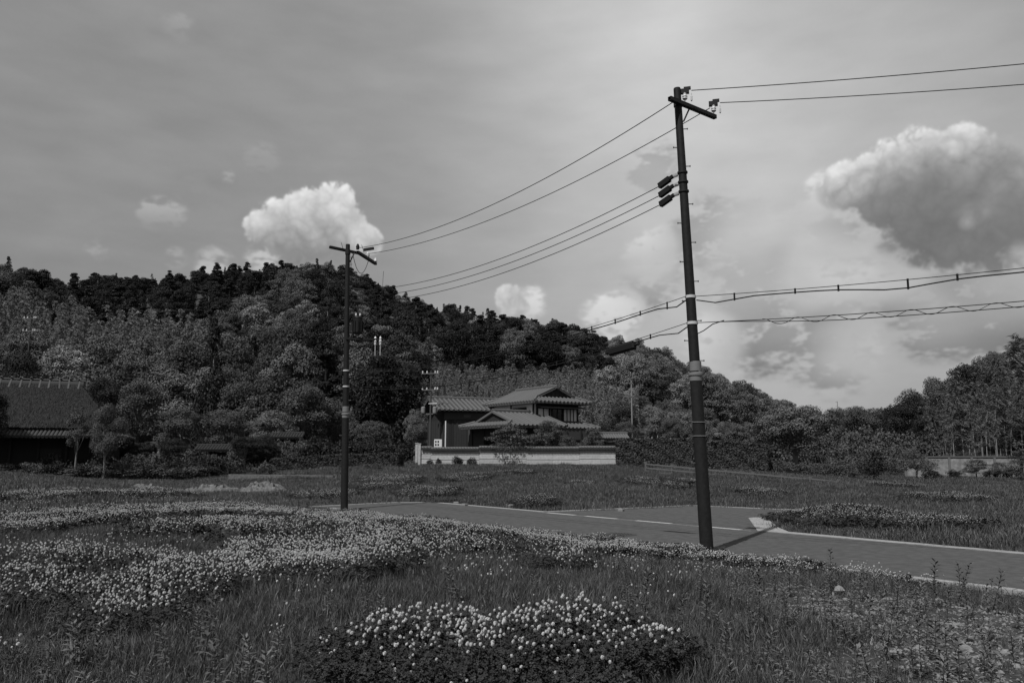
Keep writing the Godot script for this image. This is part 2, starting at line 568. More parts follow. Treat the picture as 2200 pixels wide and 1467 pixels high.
func make_lane() -> void:
	var asphalt := grain("asphalt", 0.080, 0.24, 0.3, 0.9, 0.35, Vector3.ONE, 9)
	var g := Geo.new()
	var near_end := lane_point(-18.4, 0.0)
	var poly := PackedVector2Array([near_end, lane_point(36, 0), lane_point(36, 5), lane_point(-2.2, 5), Vector2(7.8, -26.8), Vector2(10.6, -29.0), Vector2(11.6, -29.8), Vector2(7.4, -33.2), Vector2(1.2, -29.5), lane_point(-18.4, 5.0), Vector2(-4.9, -35.3), Vector2(-6.4, -34.0), Vector2(-8.0, -32.4)])
	slab(g, poly, 0.0, 0.15)
	top_mesh("road", g, asphalt).set_meta("kind", "structure")
	var concrete := grain("kerb_concrete", 0.30, 0.25, 0.8, 0.9, 0.3)
	var k := Geo.new()
	strip(k, [lane_point(36, 5), lane_point(-1.6, 5)], -0.34, 0.012)
	strip(k, [lane_point(-11.25, 5.0), lane_point(-18.4, 5.0)], -0.24, 0.012)
	strip(k, [lane_point(-18.4, 5.0), Vector2(-4.9, -35.3), Vector2(-6.4, -34.0), Vector2(-8.0, -32.4)], -0.24, 0.012, 1.2)
	strip(k, [Vector2(7.4, -33.2), Vector2(1.35, -29.6)], -0.24, 0.012)
	strip(k, [Vector2(11.6, -29.8), Vector2(7.4, -33.2)], -0.26, 0.012)
	strip(k, [lane_point(-18.0, 0), lane_point(36, 0)], -0.2, 0.012)
	# the cut corner of the side road
	slab(k, PackedVector2Array([lane_point(-2.2, 5), Vector2(7.8, -26.8), Vector2(8.45, -27.25), Vector2(8.05, -25.2), Vector2(7.65, -23.4), lane_point(-1.2, 5.1)]), 0.014)
	# the flush line across the mouth of the side road
	var flush := Geo.new()
	strip(flush, [lane_point(-2.3, 4.82), lane_point(-11.2, 4.82)], -0.12, 0.004, 1.0, 0.006)
	top_mesh("gutter", flush, grain("worn_gutter_concrete", 0.16, 0.3, 0.8, 0.9)).set_meta("kind", "structure")
	top_mesh("kerb", k, concrete).set_meta("kind", "structure")
	var paint := grain("worn_road_paint", 0.42, 0.35, 1.4, 0.8)
	var dash := Geo.new()
	for q in [-10.9, -8.9, -6.6, -4.1]:
		slab(dash, PackedVector2Array([lane_point(q, 4.8), lane_point(q + 1.45, 4.8), lane_point(q + 1.45, 4.97), lane_point(q, 4.97)]), 0.0085, 0.004)
	top_mesh("road_marking", dash, paint).set_meta("kind", "structure")
	# manhole
	var m := thing("manhole_cover", Vector3(2.84, 0.0, -21.4))
	tag(m, "round dark iron manhole cover set in the asphalt lane", "manhole cover")
	var iron := mat("cast_iron", 0.035, 0.6, 0.4)
	var fr := Geo.new()
	fr.lathe(Vector3.ZERO, [[0.44, -0.05], [0.44, 0.004], [0.40, 0.006]], 28)
	part("frame", fr, mat("iron_frame", 0.05, 0.7), m)
	var lid := Geo.new()
	lid.lathe(Vector3.ZERO, [[0.39, 0.0], [0.39, 0.010], [0.38, 0.013]], 28)
	for i in range(-4, 5):
		for j in range(-4, 5):
			if Vector2(i, j).length() < 4.2:
				lid.box(Vector3(i * 0.07, 0.016, j * 0.07), Vector3(0.035, 0.008, 0.035))
	part("lid", lid, iron, m)

# ---------------------------------------------------------------- trees
var kinds := {}

func ball_dir(r: RandomNumberGenerator) -> Vector3:
	var y := r.randf_range(-1.0, 1.0)
	var a := r.randf() * TAU
	var q := sqrt(1.0 - y * y)
	return Vector3(cos(a) * q, y, sin(a) * q)

# leaves spread over the skin of many small clumps [centre, radii]
func leaves(g: Geo, r: RandomNumberGenerator, clumps: Array, total: int, size: float, tone: float, long := 1.0, messy := 0.75, under := 0.35) -> void:
	var area := 0.0
	for c in clumps: area += c[1].x * c[1].z + c[1].x * c[1].y
	for c in clumps:
		var rad: Vector3 = c[1]
		var cnt := int(ceil(total * (rad.x * rad.z + rad.x * rad.y) / area))
		var own := tone * r.randf_range(0.8, 1.22)
		for k in cnt:
			var d := ball_dir(r)
			if d.y < -0.2 and r.randf() > under: d.y = -d.y
			var p: Vector3 = c[0] + d * rad * (r.randf_range(0.72, 1.08))
			var nn := (d / rad * rad.x + ball_dir(r) * messy).normalized()
			var a := nn.cross(ball_dir(r)).normalized()
			var b := nn.cross(a)
			var s := size * r.randf_range(0.6, 1.35)
			g.leaf(p, a * s * 0.5 * long, b * s * 0.32, own * r.randf_range(0.8, 1.2))

func limb(g: Geo, from: Vector3, to: Vector3, r0: float, r1: float, r: RandomNumberGenerator, sides := 5) -> void:
	var pts := []
	var rr := []
	var bend := ball_dir(r) * from.distance_to(to) * 0.08
	for k in 5:
		var t := k / 4.0
		pts.append(from.lerp(to, t) + bend * sin(t * PI))
		rr.append(lerpf(r0, r1, t))
	g.tube(pts, rr, sides, false)

func grow_kind(called: String, form: String, tone: float, cnt: int, size: float, seed_: int) -> void:
	var r := RandomNumberGenerator.new()
	r.seed = seed_
	var trunk := Geo.new()
	var crown := Geo.new()
	var clumps := []
	var high := 10.0
	var wide := 7.0
	match form:
		"round", "cauliflower", "open":
			var big := 3.4
			var n := {"round": 40, "cauliflower": 56, "open": 30}[form] as int
			var cy := 6.3 if form == "open" else 5.5
			var ry := 3.2 if form == "open" else 4.1
			trunk.tube([Vector3(0, -1.0, 0), Vector3(0.1, 1.5, 0.05), Vector3(0.0, 4.0, 0.1), Vector3(-0.1, 6.5, 0)], [0.30, 0.22, 0.17, 0.08], 8, false)
			for k in n:
				var d := ball_dir(r)
				if d.y < -0.75: d.y *= -0.6
				var reach := r.randf_range(0.55, 0.86)
				var q := {"round": 0.30, "cauliflower": 0.25, "open": 0.24}[form] as float
				var rad := big * q * r.randf_range(0.75, 1.3)
				var at := Vector3(0, cy, 0) + d * Vector3(big * (1.0 - 0.25 * maxf(0.0, -d.y)), ry, big * (1.0 - 0.25 * maxf(0.0, -d.y))) * reach
				clumps.append([at, Vector3(rad, rad * (0.62 if form == "open" else 0.8), rad)])
				if k % 2 == 0: limb(trunk, Vector3(0, r.randf_range(2.5, 5.0), 0), at, 0.09, 0.02, r)
			if form != "open":
				clumps.append([Vector3(0, cy, 0), Vector3(big * 0.62, 2.6, big * 0.62)])
			high = 10.0
			wide = 7.2
		"pine":
			trunk.tube([Vector3(0, -1.0, 0), Vector3(0.15, 3, 0), Vector3(-0.05, 7, 0.1), Vector3(0.1, 10.4, 0)], [0.22, 0.18, 0.12, 0.04], 7, false)
			for k in 22:
				var t := r.randf_range(0.38, 1.0)
				var a := r.randf() * TAU
				var reach := lerpf(2.6, 0.5, pow(t, 1.6)) * r.randf_range(0.45, 1.0)
				var at := Vector3(cos(a) * reach, t * 10.2 + 0.25 * reach, sin(a) * reach)
				var rad := lerpf(1.25, 0.75, t) * r.randf_range(0.75, 1.2)
				clumps.append([at, Vector3(rad, rad * 0.5, rad)])
				limb(trunk, Vector3(0, at.y - 0.5, 0), at, 0.06, 0.02, r, 4)
			high = 10.8
			wide = 6.2
		"spire":                                 # lone pointed conifer with sparse whorls
			trunk.tube([Vector3(0, -1.0, 0), Vector3(0, 5, 0), Vector3(0, 11.2, 0)], [0.18, 0.12, 0.015], 6, false)
			for k in 70:
				var t := r.randf_range(0.25, 1.0)
				var a := r.randf() * TAU
				var reach := lerpf(1.7, 0.15, t) * r.randf_range(0.6, 1.0)
				var at := Vector3(cos(a) * reach, t * 11.0 - 0.2 * reach, sin(a) * reach)
				var rad := lerpf(0.6, 0.2, t)
				clumps.append([at, Vector3(rad, rad * 0.35, rad)])
				limb(trunk, Vector3(0, at.y + 0.2, 0), at, 0.03, 0.01, r, 4)
			high = 11.2
			wide = 4.2
		"cone":                                  # cedar or cypress, dense to the ground
			trunk.tube([Vector3(0, -1.0, 0), Vector3(0, 5, 0), Vector3(0, 9.6, 0)], [0.25, 0.16, 0.03], 7, false)
			for k in 70:
				var t := pow(r.randf(), 1.25)
				var a := r.randf() * TAU
				var reach := lerpf(2.1, 0.1, pow(t, 1.15)) * r.randf_range(0.75, 1.0)
				var at := Vector3(cos(a) * reach, 0.9 + t * 8.9, sin(a) * reach)
				var rad := lerpf(0.78, 0.34, t) * r.randf_range(0.8, 1.2)
				clumps.append([at, Vector3(rad * 0.85, rad * 1.1, rad * 0.85)])
			for k in 6:
				clumps.append([Vector3(0, 1.2 + k * 1.3, 0), Vector3(1.3 - k * 0.2, 1.0, 1.3 - k * 0.2)])
			high = 10.2
			wide = 4.9
		"droop":                                 # soft hanging sprays
			trunk.tube([Vector3(0, -1.0, 0), Vector3(0.1, 4, 0), Vector3(0, 9.0, 0)], [0.2, 0.14, 0.04], 7, false)
			for k in 40:
				var t := r.randf_range(0.28, 1.0)
				var a := r.randf() * TAU
				var reach := lerpf(1.9, 0.3, t * t) * r.randf_range(0.5, 1.0)
				var at := Vector3(cos(a) * reach, t * 9.2, sin(a) * reach)
				var rad := r.randf_range(0.45, 0.75)
				clumps.append([at, Vector3(rad * 0.75, rad * 1.6, rad * 0.75)])
			high = 10.0
			wide = 4.6
		"layered":                               # maple or garden tree in flat tiers
			var fork := Vector3(0.1, 1.4, 0)
			trunk.tube([Vector3(0, -0.6, 0), Vector3(0.08, 0.7, 0.05), fork], [0.14, 0.11, 0.10], 7, false)
			for k in 62:
				var a := r.randf() * TAU
				var t := r.randf()
				var reach := 2.0 * sqrt(1.0 - t * t * 0.8) * r.randf_range(0.35, 1.0)
				var at := Vector3(cos(a) * reach, 1.5 + t * 2.5, sin(a) * reach)
				var rad := r.randf_range(0.36, 0.7)
				clumps.append([at, Vector3(rad, rad * 0.5, rad)])
				if k % 2 == 0: limb(trunk, fork.lerp(Vector3(0, 2.2, 0), r.randf()), at, 0.05, 0.012, r)
			high = 4.3
			wide = 4.6
		"shrub":
			for k in 5: limb(trunk, Vector3(r.randf_range(-0.15, 0.15), -0.4, r.randf_range(-0.15, 0.15)), Vector3(r.randf_range(-0.7, 0.7), 1.2, r.randf_range(-0.7, 0.7)), 0.035, 0.01, r)
			for k in 24:
				var d := ball_dir(r)
				d.y = absf(d.y)
				var rad := r.randf_range(0.26, 0.46)
				clumps.append([Vector3(0, 0.35, 0) + d * Vector3(1.05, 1.25, 1.05) * r.randf_range(0.5, 0.95), Vector3(rad, rad * 0.85, rad)])
			clumps.append([Vector3(0, 0.5, 0), Vector3(0.75, 0.7, 0.75)])
			high = 1.9
			wide = 2.7
	var long := 1.0
	var messy := 0.75
	if form == "droop" or form == "spire" or form == "pine":
		long = 1.5
		messy = 0.9
	leaves(crown, r, clumps, cnt, size, tone, long, messy)
	var bark := mat("bark", 0.16, 0.95)
	var leafy := mat("leaf", 1.0, 0.6, 0.28)
	leafy.backlight = Color(0.14, 0.14, 0.14)
	trunk.tone = 1.0
	var both := Geo.new()
	both.add(crown)
	var timber := Geo.new()
	timber.add(trunk)
	timber.c.fill(Color(0.16, 0.16, 0.16))       # bark
	both.add(timber)
	kinds[called] = {"trunk": trunk.mesh(bark), "crown": crown.mesh(leafy), "all": both.mesh(leafy), "high": high, "wide": wide}

func plant(kind: String, called: String, at: Vector3, tall: float, wide: float, label: String, group := "", category := "tree") -> Node3D:
	var k: Dictionary = kinds[kind]
	var o := thing(called, at, rng.randf() * TAU)
	o.scale = Vector3(wide / k.wide, tall / k.high, wide / k.wide)
	part_mesh("trunk" if category == "tree" else "stem", k.trunk, o)
	part_mesh("crown" if category == "tree" else "foliage", k.crown, o)
	tag(o, label, category, group)
	return o

# a tree that stands at depth d in a bearing, its top at a given height in the frame
func plant_at(kind: String, called: String, px: float, d: float, top: float, wide_px: float, label: String, group := "", category := "tree") -> Node3D:
	var p := spot(px, d)
	var tall := maxf(EYE + d * steepness(top) - p.y, 0.6)
	return plant(kind, called, p, tall, wide_px * d / FOCAL, label, group, category)

func bamboo_kind(called: String, tone: float, seed_: int, fine := 1.0) -> void:
	var r := RandomNumberGenerator.new()
	r.seed = seed_
	var culm := Geo.new()
	var plume := Geo.new()
	var lean := Vector3(r.randf_range(-1, 1), 0, r.randf_range(-1, 1)).normalized() * r.randf_range(1.0, 2.2)
	var pts := []
	var rad := []
	for k in 13:
		var t := k / 12.0
		pts.append(Vector3(0, 12.0 * t * (1.0 - 0.10 * t * t), 0) + lean * t * t * t)
		rad.append(lerpf(0.055, 0.008, t))
	culm.tube(pts, rad, 6, false)
	for k in 12: culm.tube([pts[k] - Vector3(0, 0.02, 0), pts[k] + Vector3(0, 0.02, 0)], [rad[k] * 1.25, rad[k] * 1.25], 6, false)
	for k in 84:
		var t := r.randf_range(0.28, 1.0)
		var f := t * 12.0
		var base: Vector3 = pts[int(f)].lerp(pts[mini(int(f) + 1, 12)], f - int(f))
		var a := r.randf() * TAU
		var out := Vector3(cos(a), 0.35, sin(a))
		var len := lerpf(1.5, 0.4, t) * r.randf_range(0.7, 1.2)
		var own := tone * r.randf_range(0.75, 1.25)
		for j in int(11.0 / fine):
			var s := r.randf_range(0.15, 1.0)
			var p := base + out * len * s - Vector3(0, 0.55 * s * s * len, 0) + ball_dir(r) * 0.16
			var dir := (out * 0.9 + Vector3(0, -1.0, 0) * (0.1 + s * 0.9) + ball_dir(r) * 0.35).normalized()
			var b := dir.cross(ball_dir(r)).normalized()
			plume.leaf(p, dir * fine * r.randf_range(0.22, 0.48), b * fine * r.randf_range(0.04, 0.07), own * r.randf_range(0.85, 1.15))
	var leafy := mat("bamboo_leaf", 1.0, 0.55, 0.3)
	leafy.backlight = Color(0.35, 0.35, 0.35)
	var both := Geo.new()
	both.add(plume)
	var c := Geo.new()
	c.add(culm)
	c.c.fill(Color(0.22, 0.22, 0.22))            # smooth green cane
	both.add(c)
	kinds[called] = {"trunk": culm.mesh(mat("bamboo_culm", 0.22, 0.5, 0.4)), "crown": plume.mesh(leafy), "all": both.mesh(leafy), "high": 12.0, "wide": 3.5}

const WOOD := {
	"dark_round": ["broadleaf_tree", "dark rounded evergreen tree in the hillside wood"],
	"mid_round": ["broadleaf_tree", "grey leafed rounded tree in the hillside wood"],
	"light_bumpy": ["broadleaf_tree", "pale tree with cauliflower crown in the hillside wood"],
	"pine": ["pine_tree", "dark pine with tiered crown in the hillside wood"],
	"cone": ["conifer_tree", "dark pointed conifer standing in the hillside wood"],
}

func make_forest() -> void:
	for k in 3:
		grow_kind("dark_round_%d" % k, "round", 0.017 * [0.7, 1.0, 1.6][k], 11000, 0.25, 100 + k)
		grow_kind("mid_round_%d" % k, "round", 0.068 * [0.7, 1.0, 1.4][k], 11000, 0.245, 200 + k)
		grow_kind("light_bumpy_%d" % k, "cauliflower", 0.140 * [0.7, 1.0, 1.4][k], 12500, 0.235, 300 + k)
		grow_kind("pine_%d" % k, "pine", 0.022 * [0.7, 1.0, 1.4][k], 7500, 0.24, 400 + k)
	for k in 3: grow_kind("cone_%d" % k, "cone", 0.020 * [0.8, 1.2, 1.7][k], 7500, 0.23, 450 + k)
	for k in 4: bamboo_kind("bamboo_%d" % k, 0.165, 600 + k, 0.62)
	var lots := {}
	var tints := {}
	var singles := []
	var r := RandomNumberGenerator.new()
	r.seed = 77
	var patch := FastNoiseLite.new()
	patch.seed = 8
	patch.frequency = 0.035
	var d := 92.0
	while d < 475.0:
		var step := lerpf(5.6, 7.2, clampf((d - 90.0) / 200.0, 0.0, 1.0))
		var x := -0.80 * d
		while x < 0.80 * d:
			var px := x + r.randf_range(-0.5, 0.5) * step
			var pd := d + r.randf_range(-0.5, 0.5) * step
			x += step
			var b := bearing(px, pd)
			var rg := ridge(b)
			if pd > rg[1] + 14.0: continue
			if b > 400.0 and b < 512.0 and pd < 104.0: continue
			var y := land(px, -pd)
			var e: float = 975.0 - FOCAL * (y + 4.0 - EYE) / pd * 1.01     # height in the frame
			var near_top: float = pd / rg[1]
			var nz := patch.get_noise_2d(px, pd)
			var n2 := r.randf()
			var kind := "dark_round"
			var size := r.randf_range(0.75, 1.25)
			if b < 440.0 and e > 690.0 + maxf(b, 0.0) * 0.16 and e < 800.0:
				kind = "bamboo"
			elif b < 130.0 and e < 700.0:
				kind = "mid_round" if nz > -0.1 else "dark_round"
				size *= 1.1
			elif b < 640.0 and e < 712.0 + minf(b, 420.0) * 0.1 - maxf(0.0, (b - 420.0) * 0.75):
				kind = "pine" if n2 < 0.5 else "dark_round"
				size *= 0.85
			elif b < 660.0:
				kind = "mid_round" if n2 < 0.62 else ("light_bumpy" if n2 < 0.86 else "dark_round")
			elif b > 1300.0 and e > 735.0 + maxf(0.0, (b - 1400.0) * 0.30):
				kind = "light_bumpy" if n2 < 0.62 else "mid_round"
			elif b > 880.0 and b < 1370.0 and e > 800.0:
				kind = "bamboo" if n2 < 0.8 else "mid_round"
				size *= 0.42
			elif near_top > 0.9:
				kind = "pine" if n2 < 0.55 else "dark_round"
			else:
				kind = "dark_round" if n2 < 0.55 + nz * 0.4 else ("pine" if n2 < 0.76 else ("mid_round" if n2 < 0.91 else "light_bumpy"))
			if (kind == "dark_round" or kind == "pine") and r.randf() < (0.22 if b < 1300.0 else 0.08): kind = "cone"
			var nth := "_%d" % r.randi_range(0, 3 if kind == "bamboo" else 2)
			var tint := r.randf_range(0.8, 1.25)
			if kind == "bamboo": size *= 0.95
			if b > 1690.0: size *= 0.8
			if near_top > 0.92: size *= r.randf_range(0.65, 1.2)
			var tall := size * r.randf_range(0.85, 1.3 if near_top > 0.92 else 1.15)
			if b > 1280.0:
				size *= 0.5 if pd < 132.0 else 0.82
				tall *= 0.5 if pd < 132.0 else 0.82
			var sky_top: float = EYE + pd * (rg[0] + 9.0 - EYE) / rg[1] + pd * r.randf_range(-0.012, 0.006)
			var most := (sky_top - y) / 10.0
			if most < 0.25: continue
			if tall > most:
				size *= lerpf(1.0, most / tall, 0.6)
				tall = most
			var xf := Transform3D(Basis(Vector3.UP, r.randf() * TAU).scaled(Vector3(size, tall, size)), Vector3(px, y, -pd))
			var inside := b > -60.0 and b < 1950.0
			var shows := 0.0
			if inside and kind != "bamboo":
				shows = size / pd * (2.2 if near_top > 0.965 and near_top < 1.01 else 1.0)
			singles.append([shows, kind, kind + nth, xf, tint])
		d += step
	singles.sort_custom(func(p, q): return p[0] > q[0])
	var given := 0
	for s in singles:
		if s[0] > 0.0 and given < 250:
			given += 1
			var w: Array = WOOD[s[1]]
			var k: Dictionary = kinds[s[2]]
			var o := thing(w[0], s[3].origin)
			o.transform = s[3]
			part_mesh("trunk", k.trunk, o)
			part_mesh("crown", k.crown, o)
			tag(o, w[1], "tree", w[1] + "s")
		else:
			if not lots.has(s[2]):
				lots[s[2]] = []
				tints[s[2]] = []
			lots[s[2]].append(s[3])
			tints[s[2]].append(s[4])
	var wood := thing("hillside_forest", Vector3.ZERO)
	tag(wood, "dense mixed forest covering the hill behind the farmhouse", "forest", "", "stuff")
	var grove := thing("bamboo_grove", Vector3.ZERO)
	tag(grove, "pale feathery bamboo grove on the lower hillside", "bamboo", "", "stuff")
	for key in lots:
		many("foliage", kinds[key].all, lots[key], tints[key], grove if key.begins_with("bamboo") else wood)
	print("forest ", singles.size())
	# denser bamboo between what stands already
	for k in 4:
		var xf := []
		var tn := []
		for q in 260:
			var b := r.randf_range(-260.0, 430.0)
			var pd := r.randf_range(96.0, 250.0)
			var x := (b - 1100.0) / FOCAL * pd
			var y := land(x, -pd)
			var e := 975.0 - FOCAL * (y + 4.0 - EYE) / pd
			if e < 692.0 + maxf(b, 0.0) * 0.16 or e > 800.0: continue
			var s := r.randf_range(0.75, 1.15)
			xf.append(Transform3D(Basis(Vector3.UP, r.randf() * TAU).scaled(Vector3(s, s, s)), Vector3(x, y, -pd)))
			tn.append(r.randf_range(0.8, 1.2))
		for q in 330:
			var b := r.randf_range(880.0, 1370.0)
			var pd := r.randf_range(100.0, 165.0)
			var x := (b - 1100.0) / FOCAL * pd
			var s := r.randf_range(0.3, 0.55)
			xf.append(Transform3D(Basis(Vector3.UP, r.randf() * TAU).scaled(Vector3(s * 1.2, s, s * 1.2)), Vector3(x, land(x, -pd), -pd)))
			tn.append(r.randf_range(0.8, 1.2))
		many("foliage", kinds["bamboo_%d" % k].all, xf, tn, grove)

# ---------------------------------------------------------------- tiled roofs
func reach(pts: Array, u: float) -> float:
	for i in pts.size() - 1:
		if u <= pts[i + 1][0]:
			return lerpf(pts[i][1], pts[i + 1][1], clampf((u - pts[i][0]) / maxf(pts[i + 1][0] - pts[i][0], 1e-4), 0.0, 1.0))
	return pts[-1][1]

# rows of pan tiles with round cover tiles over the joints; pts: how far up the slope runs at each place along the eave
func tiles(o: Vector3, eave: Vector3, up: Vector3, pts: Array, pitch := 0.5) -> Geo:
	var g := Geo.new()
	var out := up.cross(eave).normalized()
	if out.y < 0.0: out = -out
	var len: float = pts[-1][0]
	var cols := maxi(2, roundi(len / pitch))
	var row := 0.36
	for i in cols:
		var u0 := len * i / cols
		var u1 := len * (i + 1) / cols
		var um := (u0 + u1) * 0.5
		var w0 := reach(pts, u0)
		var w1 := reach(pts, u1)
		var wm := reach(pts, um)
		var rows := maxi(1, ceili(maxf(w0, w1) / row))
		for j in rows:
			g.tone = 1.0 + 0.16 * (float(hash(i * 131 + j * 17) % 100) / 50.0 - 1.0)
			var a0 := minf(j * row, w0)
			var a1 := minf(j * row, w1)
			var b0 := minf((j + 1) * row, w0)
			var b1 := minf((j + 1) * row, w1)
			if b0 - a0 < 0.001 and b1 - a1 < 0.001: continue
			var lift := out * 0.045
			g.quad(o + eave * u0 + up * a0 + lift, o + eave * u1 + up * a1 + lift, o + eave * u1 + up * b1, o + eave * u0 + up * b0, out)
			g.quad(o + eave * u0 + up * a0, o + eave * u1 + up * a1, o + eave * u1 + up * a1 + lift, o + eave * u0 + up * a0 + lift, -up)
		if wm > 0.1:
			g.tone = 1.0 + 0.1 * (float(hash(i * 71) % 100) / 50.0 - 1.0)
			g.tube([o + eave * um - up * 0.03 + out * 0.05, o + eave * um + up * wm + out * 0.03], [0.135, 0.13], 7)
	return g

func ridge_cap(a: Vector3, b: Vector3, wide := 0.32, high := 0.3) -> Geo:
	var g := Geo.new()
	var dir := (b - a).normalized()
	var side := dir.cross(Vector3.UP).normalized()
	var up := side.cross(dir)
	var turn := Basis(side, up, -dir)
	var len := a.distance_to(b)
	for k in 3:
		g.tone = 0.85 + 0.12 * (k % 2)
		g.box((a + b) * 0.5 + up * (high * (k + 0.5) / 3.0 - 0.05), Vector3(wide * (1.0 - k * 0.16), high / 3.0 - 0.012, len), turn)
	g.tone = 1.1
	g.tube([a + up * (high - 0.03), b + up * (high - 0.03)], [wide * 0.3, wide * 0.3], 7)
	return g

func plank(g: Geo, a: Vector3, b: Vector3, wide: float, thick: float) -> void:      # a straight bar between two points
	var dir := (b - a).normalized()
	var side := dir.cross(Vector3.UP if absf(dir.y) < 0.95 else Vector3.BACK).normalized()
	g.box((a + b) * 0.5, Vector3(wide, thick, a.distance_to(b)), Basis(side, side.cross(dir), -dir))

func window_in(root: Node3D, at: Vector3, size: Vector2, face: Basis, panes: int, glass: Material, wood: Material, bars := 0) -> void:
	var fr := Geo.new()
	var t := 0.07
	fr.box(at + face * Vector3(0, size.y * 0.5 + t * 0.5, 0.02), Vector3(size.x + 2 * t, t, 0.12), face)
	fr.box(at + face * Vector3(0, -size.y * 0.5 - t * 0.5, 0.02), Vector3(size.x + 2 * t, t, 0.14), face)
	for k in panes + 1:
		fr.box(at + face * Vector3(-size.x * 0.5 + size.x * k / panes, 0, 0.02), Vector3(t, size.y, 0.10), face)
	for k in bars:
		fr.box(at + face * Vector3(-size.x * 0.5 + size.x * (k + 0.5) / bars, 0, 0.07), Vector3(0.035, size.y, 0.04), face)
	var f := part("window", fr, wood, root)
	for k in panes:
		var p := Geo.new()
		p.tone = 0.72 + 0.28 * float(hash(k * 7 + int(at.x * 31)) % 10) / 10.0
		p.box(at + face * Vector3(-size.x * 0.5 + size.x * (k + 0.5) / panes, 0, 0.0), Vector3(size.x / panes - t, size.y - 0.01, 0.02), face)
		part("pane", p, glass, f)

# ---------------------------------------------------------------- farmhouse
func make_house() -> void:
	var tile := mat("grey_roof_tile", 0.115, 0.45, 0.4)
	var dark := mat("aged_timber", 0.03, 0.8)
	var white := grain("white_plaster", 0.72, 0.12, 0.5, 0.9)
	var soffit := mat("soffit_boards", 0.10, 0.9)
	var screen := mat("curtained_glass", 0.72, 0.2, 0.4)
	var gloom := mat("dark_glass", 0.012, 0.12, 0.5)
	var yard := Vector3(2.46, 1.25, -79.5)
	var h := thing("farmhouse", yard, deg_to_rad(35.0))
	tag(h, "two storey farmhouse with tiled hip and gable roofs behind white wall", "house")
	var X := Vector3.RIGHT
	var Z := Vector3.BACK
	# upper storey
	var ye := 5.95
	var yr := 7.5
	var run := 3.65
	var rise := yr - ye
	var sl := Vector2(run, rise).length()
	var inset := 1.2
	var w1 := inset * sl / run
	var g: Geo
	# left and right slopes run along Z from +1.0 to -8.4
	var long := [[0.0, 0.0], [inset, w1], [inset + 0.001, sl], [9.4 - inset - 0.001, sl], [9.4 - inset, w1], [9.4, 0.0]]
	for s in [-1.0, 1.0]:
		var o := Vector3(2.65 + s * run, ye, 1.0)
		g = tiles(o, -Z, Vector3(-s * run, rise, 0).normalized(), long)
		part("roof_slope", g, tile, h)
	for s in [-1.0, 1.0]:
		var zo := 1.0 if s > 0 else -8.4
		g = tiles(Vector3(2.65 - run, ye, zo), X, Vector3(0, rise, -s * run).normalized(), [[0.0, 0.0], [inset, w1], [2 * run - inset, w1], [2 * run, 0.0]])
		part("roof_slope", g, tile, h)
		# gable triangle
		var zg = zo - s * (inset + 0.12)
		var gy := ye + rise * inset / run
		g = Geo.new()
		g.tri(Vector3(2.65 - run + inset, gy, zg), Vector3(2.65 + run - inset, gy, zg), Vector3(2.65, yr - 0.05, zg))
		part("gable", g, dark, h)
		g = Geo.new()
		for q in [-1.0, 1.0]:
			plank(g, Vector3(2.65 + q * (run - inset + 0.1), gy + 0.02, zg + s * 0.18), Vector3(2.65, yr + 0.06, zg + s * 0.18), 0.07, 0.22)
		for q in 5:
			g.box(Vector3(2.65 + (q - 2) * 0.55, gy + 0.28, zg + s * 0.04), Vector3(0.06, 0.5, 0.05))
		part("bargeboard", g, dark, h)
	part("ridge", ridge_cap(Vector3(2.65, yr, 0.05), Vector3(2.65, yr, -7.4)), tile, h)
	for c in [[-1, 1.0], [1, 1.0], [-1, -8.4], [1, -8.4]]:
		var zi: float = inset * (-1.0 if c[1] > 0 else 1.0)
		part("hip_ridge", ridge_cap(Vector3(2.65 + c[0] * run, ye + 0.04, c[1]), Vector3(2.65 + c[0] * (run - inset), ye + rise * inset / run + 0.05, c[1] + zi), 0.26, 0.2), tile, h)
		part("hip_ridge", ridge_cap(Vector3(2.65 + c[0] * (run - inset), ye + rise * inset / run, c[1] + zi), Vector3(2.65, yr, c[1] + zi), 0.26, 0.16), tile, h)
	g = Geo.new()
	g.box(Vector3(2.65, ye - 0.10, -3.7), Vector3(2 * run - 0.05, 0.10, 9.35))
	part("soffit", g, soffit, h)
	g = Geo.new()
	for s in [-1.0, 1.0]:
		g.box(Vector3(2.65 + s * (run - 0.03), ye - 0.03, -3.7), Vector3(0.05, 0.14, 9.42))
		g.box(Vector3(2.65, ye - 0.03, -3.7 + s * 4.68), Vector3(2 * run, 0.14, 0.05))
	part("eave_board", g, mat("weathered_board", 0.12, 0.8), h)
	# upper walls: plaster on the side, timber and glass in front
	g = Geo.new()
	g.box(Vector3(2.45, 4.9, -3.7), Vector3(5.6, 2.05, 7.2))
	part("upper_wall", g, white, h)
	g = Geo.new()
	for x in [0.06, 1.62, 1.95, 3.35, 5.24]: g.box(Vector3(x, 4.9, -0.02), Vector3(0.14, 2.0, 0.22))
	g.box(Vector3(2.65, 5.62, 0.0), Vector3(5.3, 0.5, 0.2))
	g.box(Vector3(2.65, 4.02, 0.0), Vector3(5.3, 0.26, 0.22))
	for z in [-0.06, -3.9, -7.2]: g.box(Vector3(-0.37, 4.9, z), Vector3(0.14, 2.0, 0.14))
	part("timber_frame", g, dark, h)
	window_in(h, Vector3(0.84, 4.75, -0.02), Vector2(1.4, 1.18), Basis(), 2, screen, dark)
	window_in(h, Vector3(2.65, 4.75, -0.05), Vector2(1.3, 1.18), Basis(), 2, gloom, dark)
	window_in(h, Vector3(4.3, 4.75, -0.02), Vector2(1.75, 1.18), Basis(), 4, screen, dark)
	window_in(h, Vector3(-0.37, 5.0, -2.4), Vector2(2.3, 0.85), Basis(Vector3.UP, -PI / 2), 2, gloom, dark, 16)
	# little hood over the upper windows
	g = Geo.new()
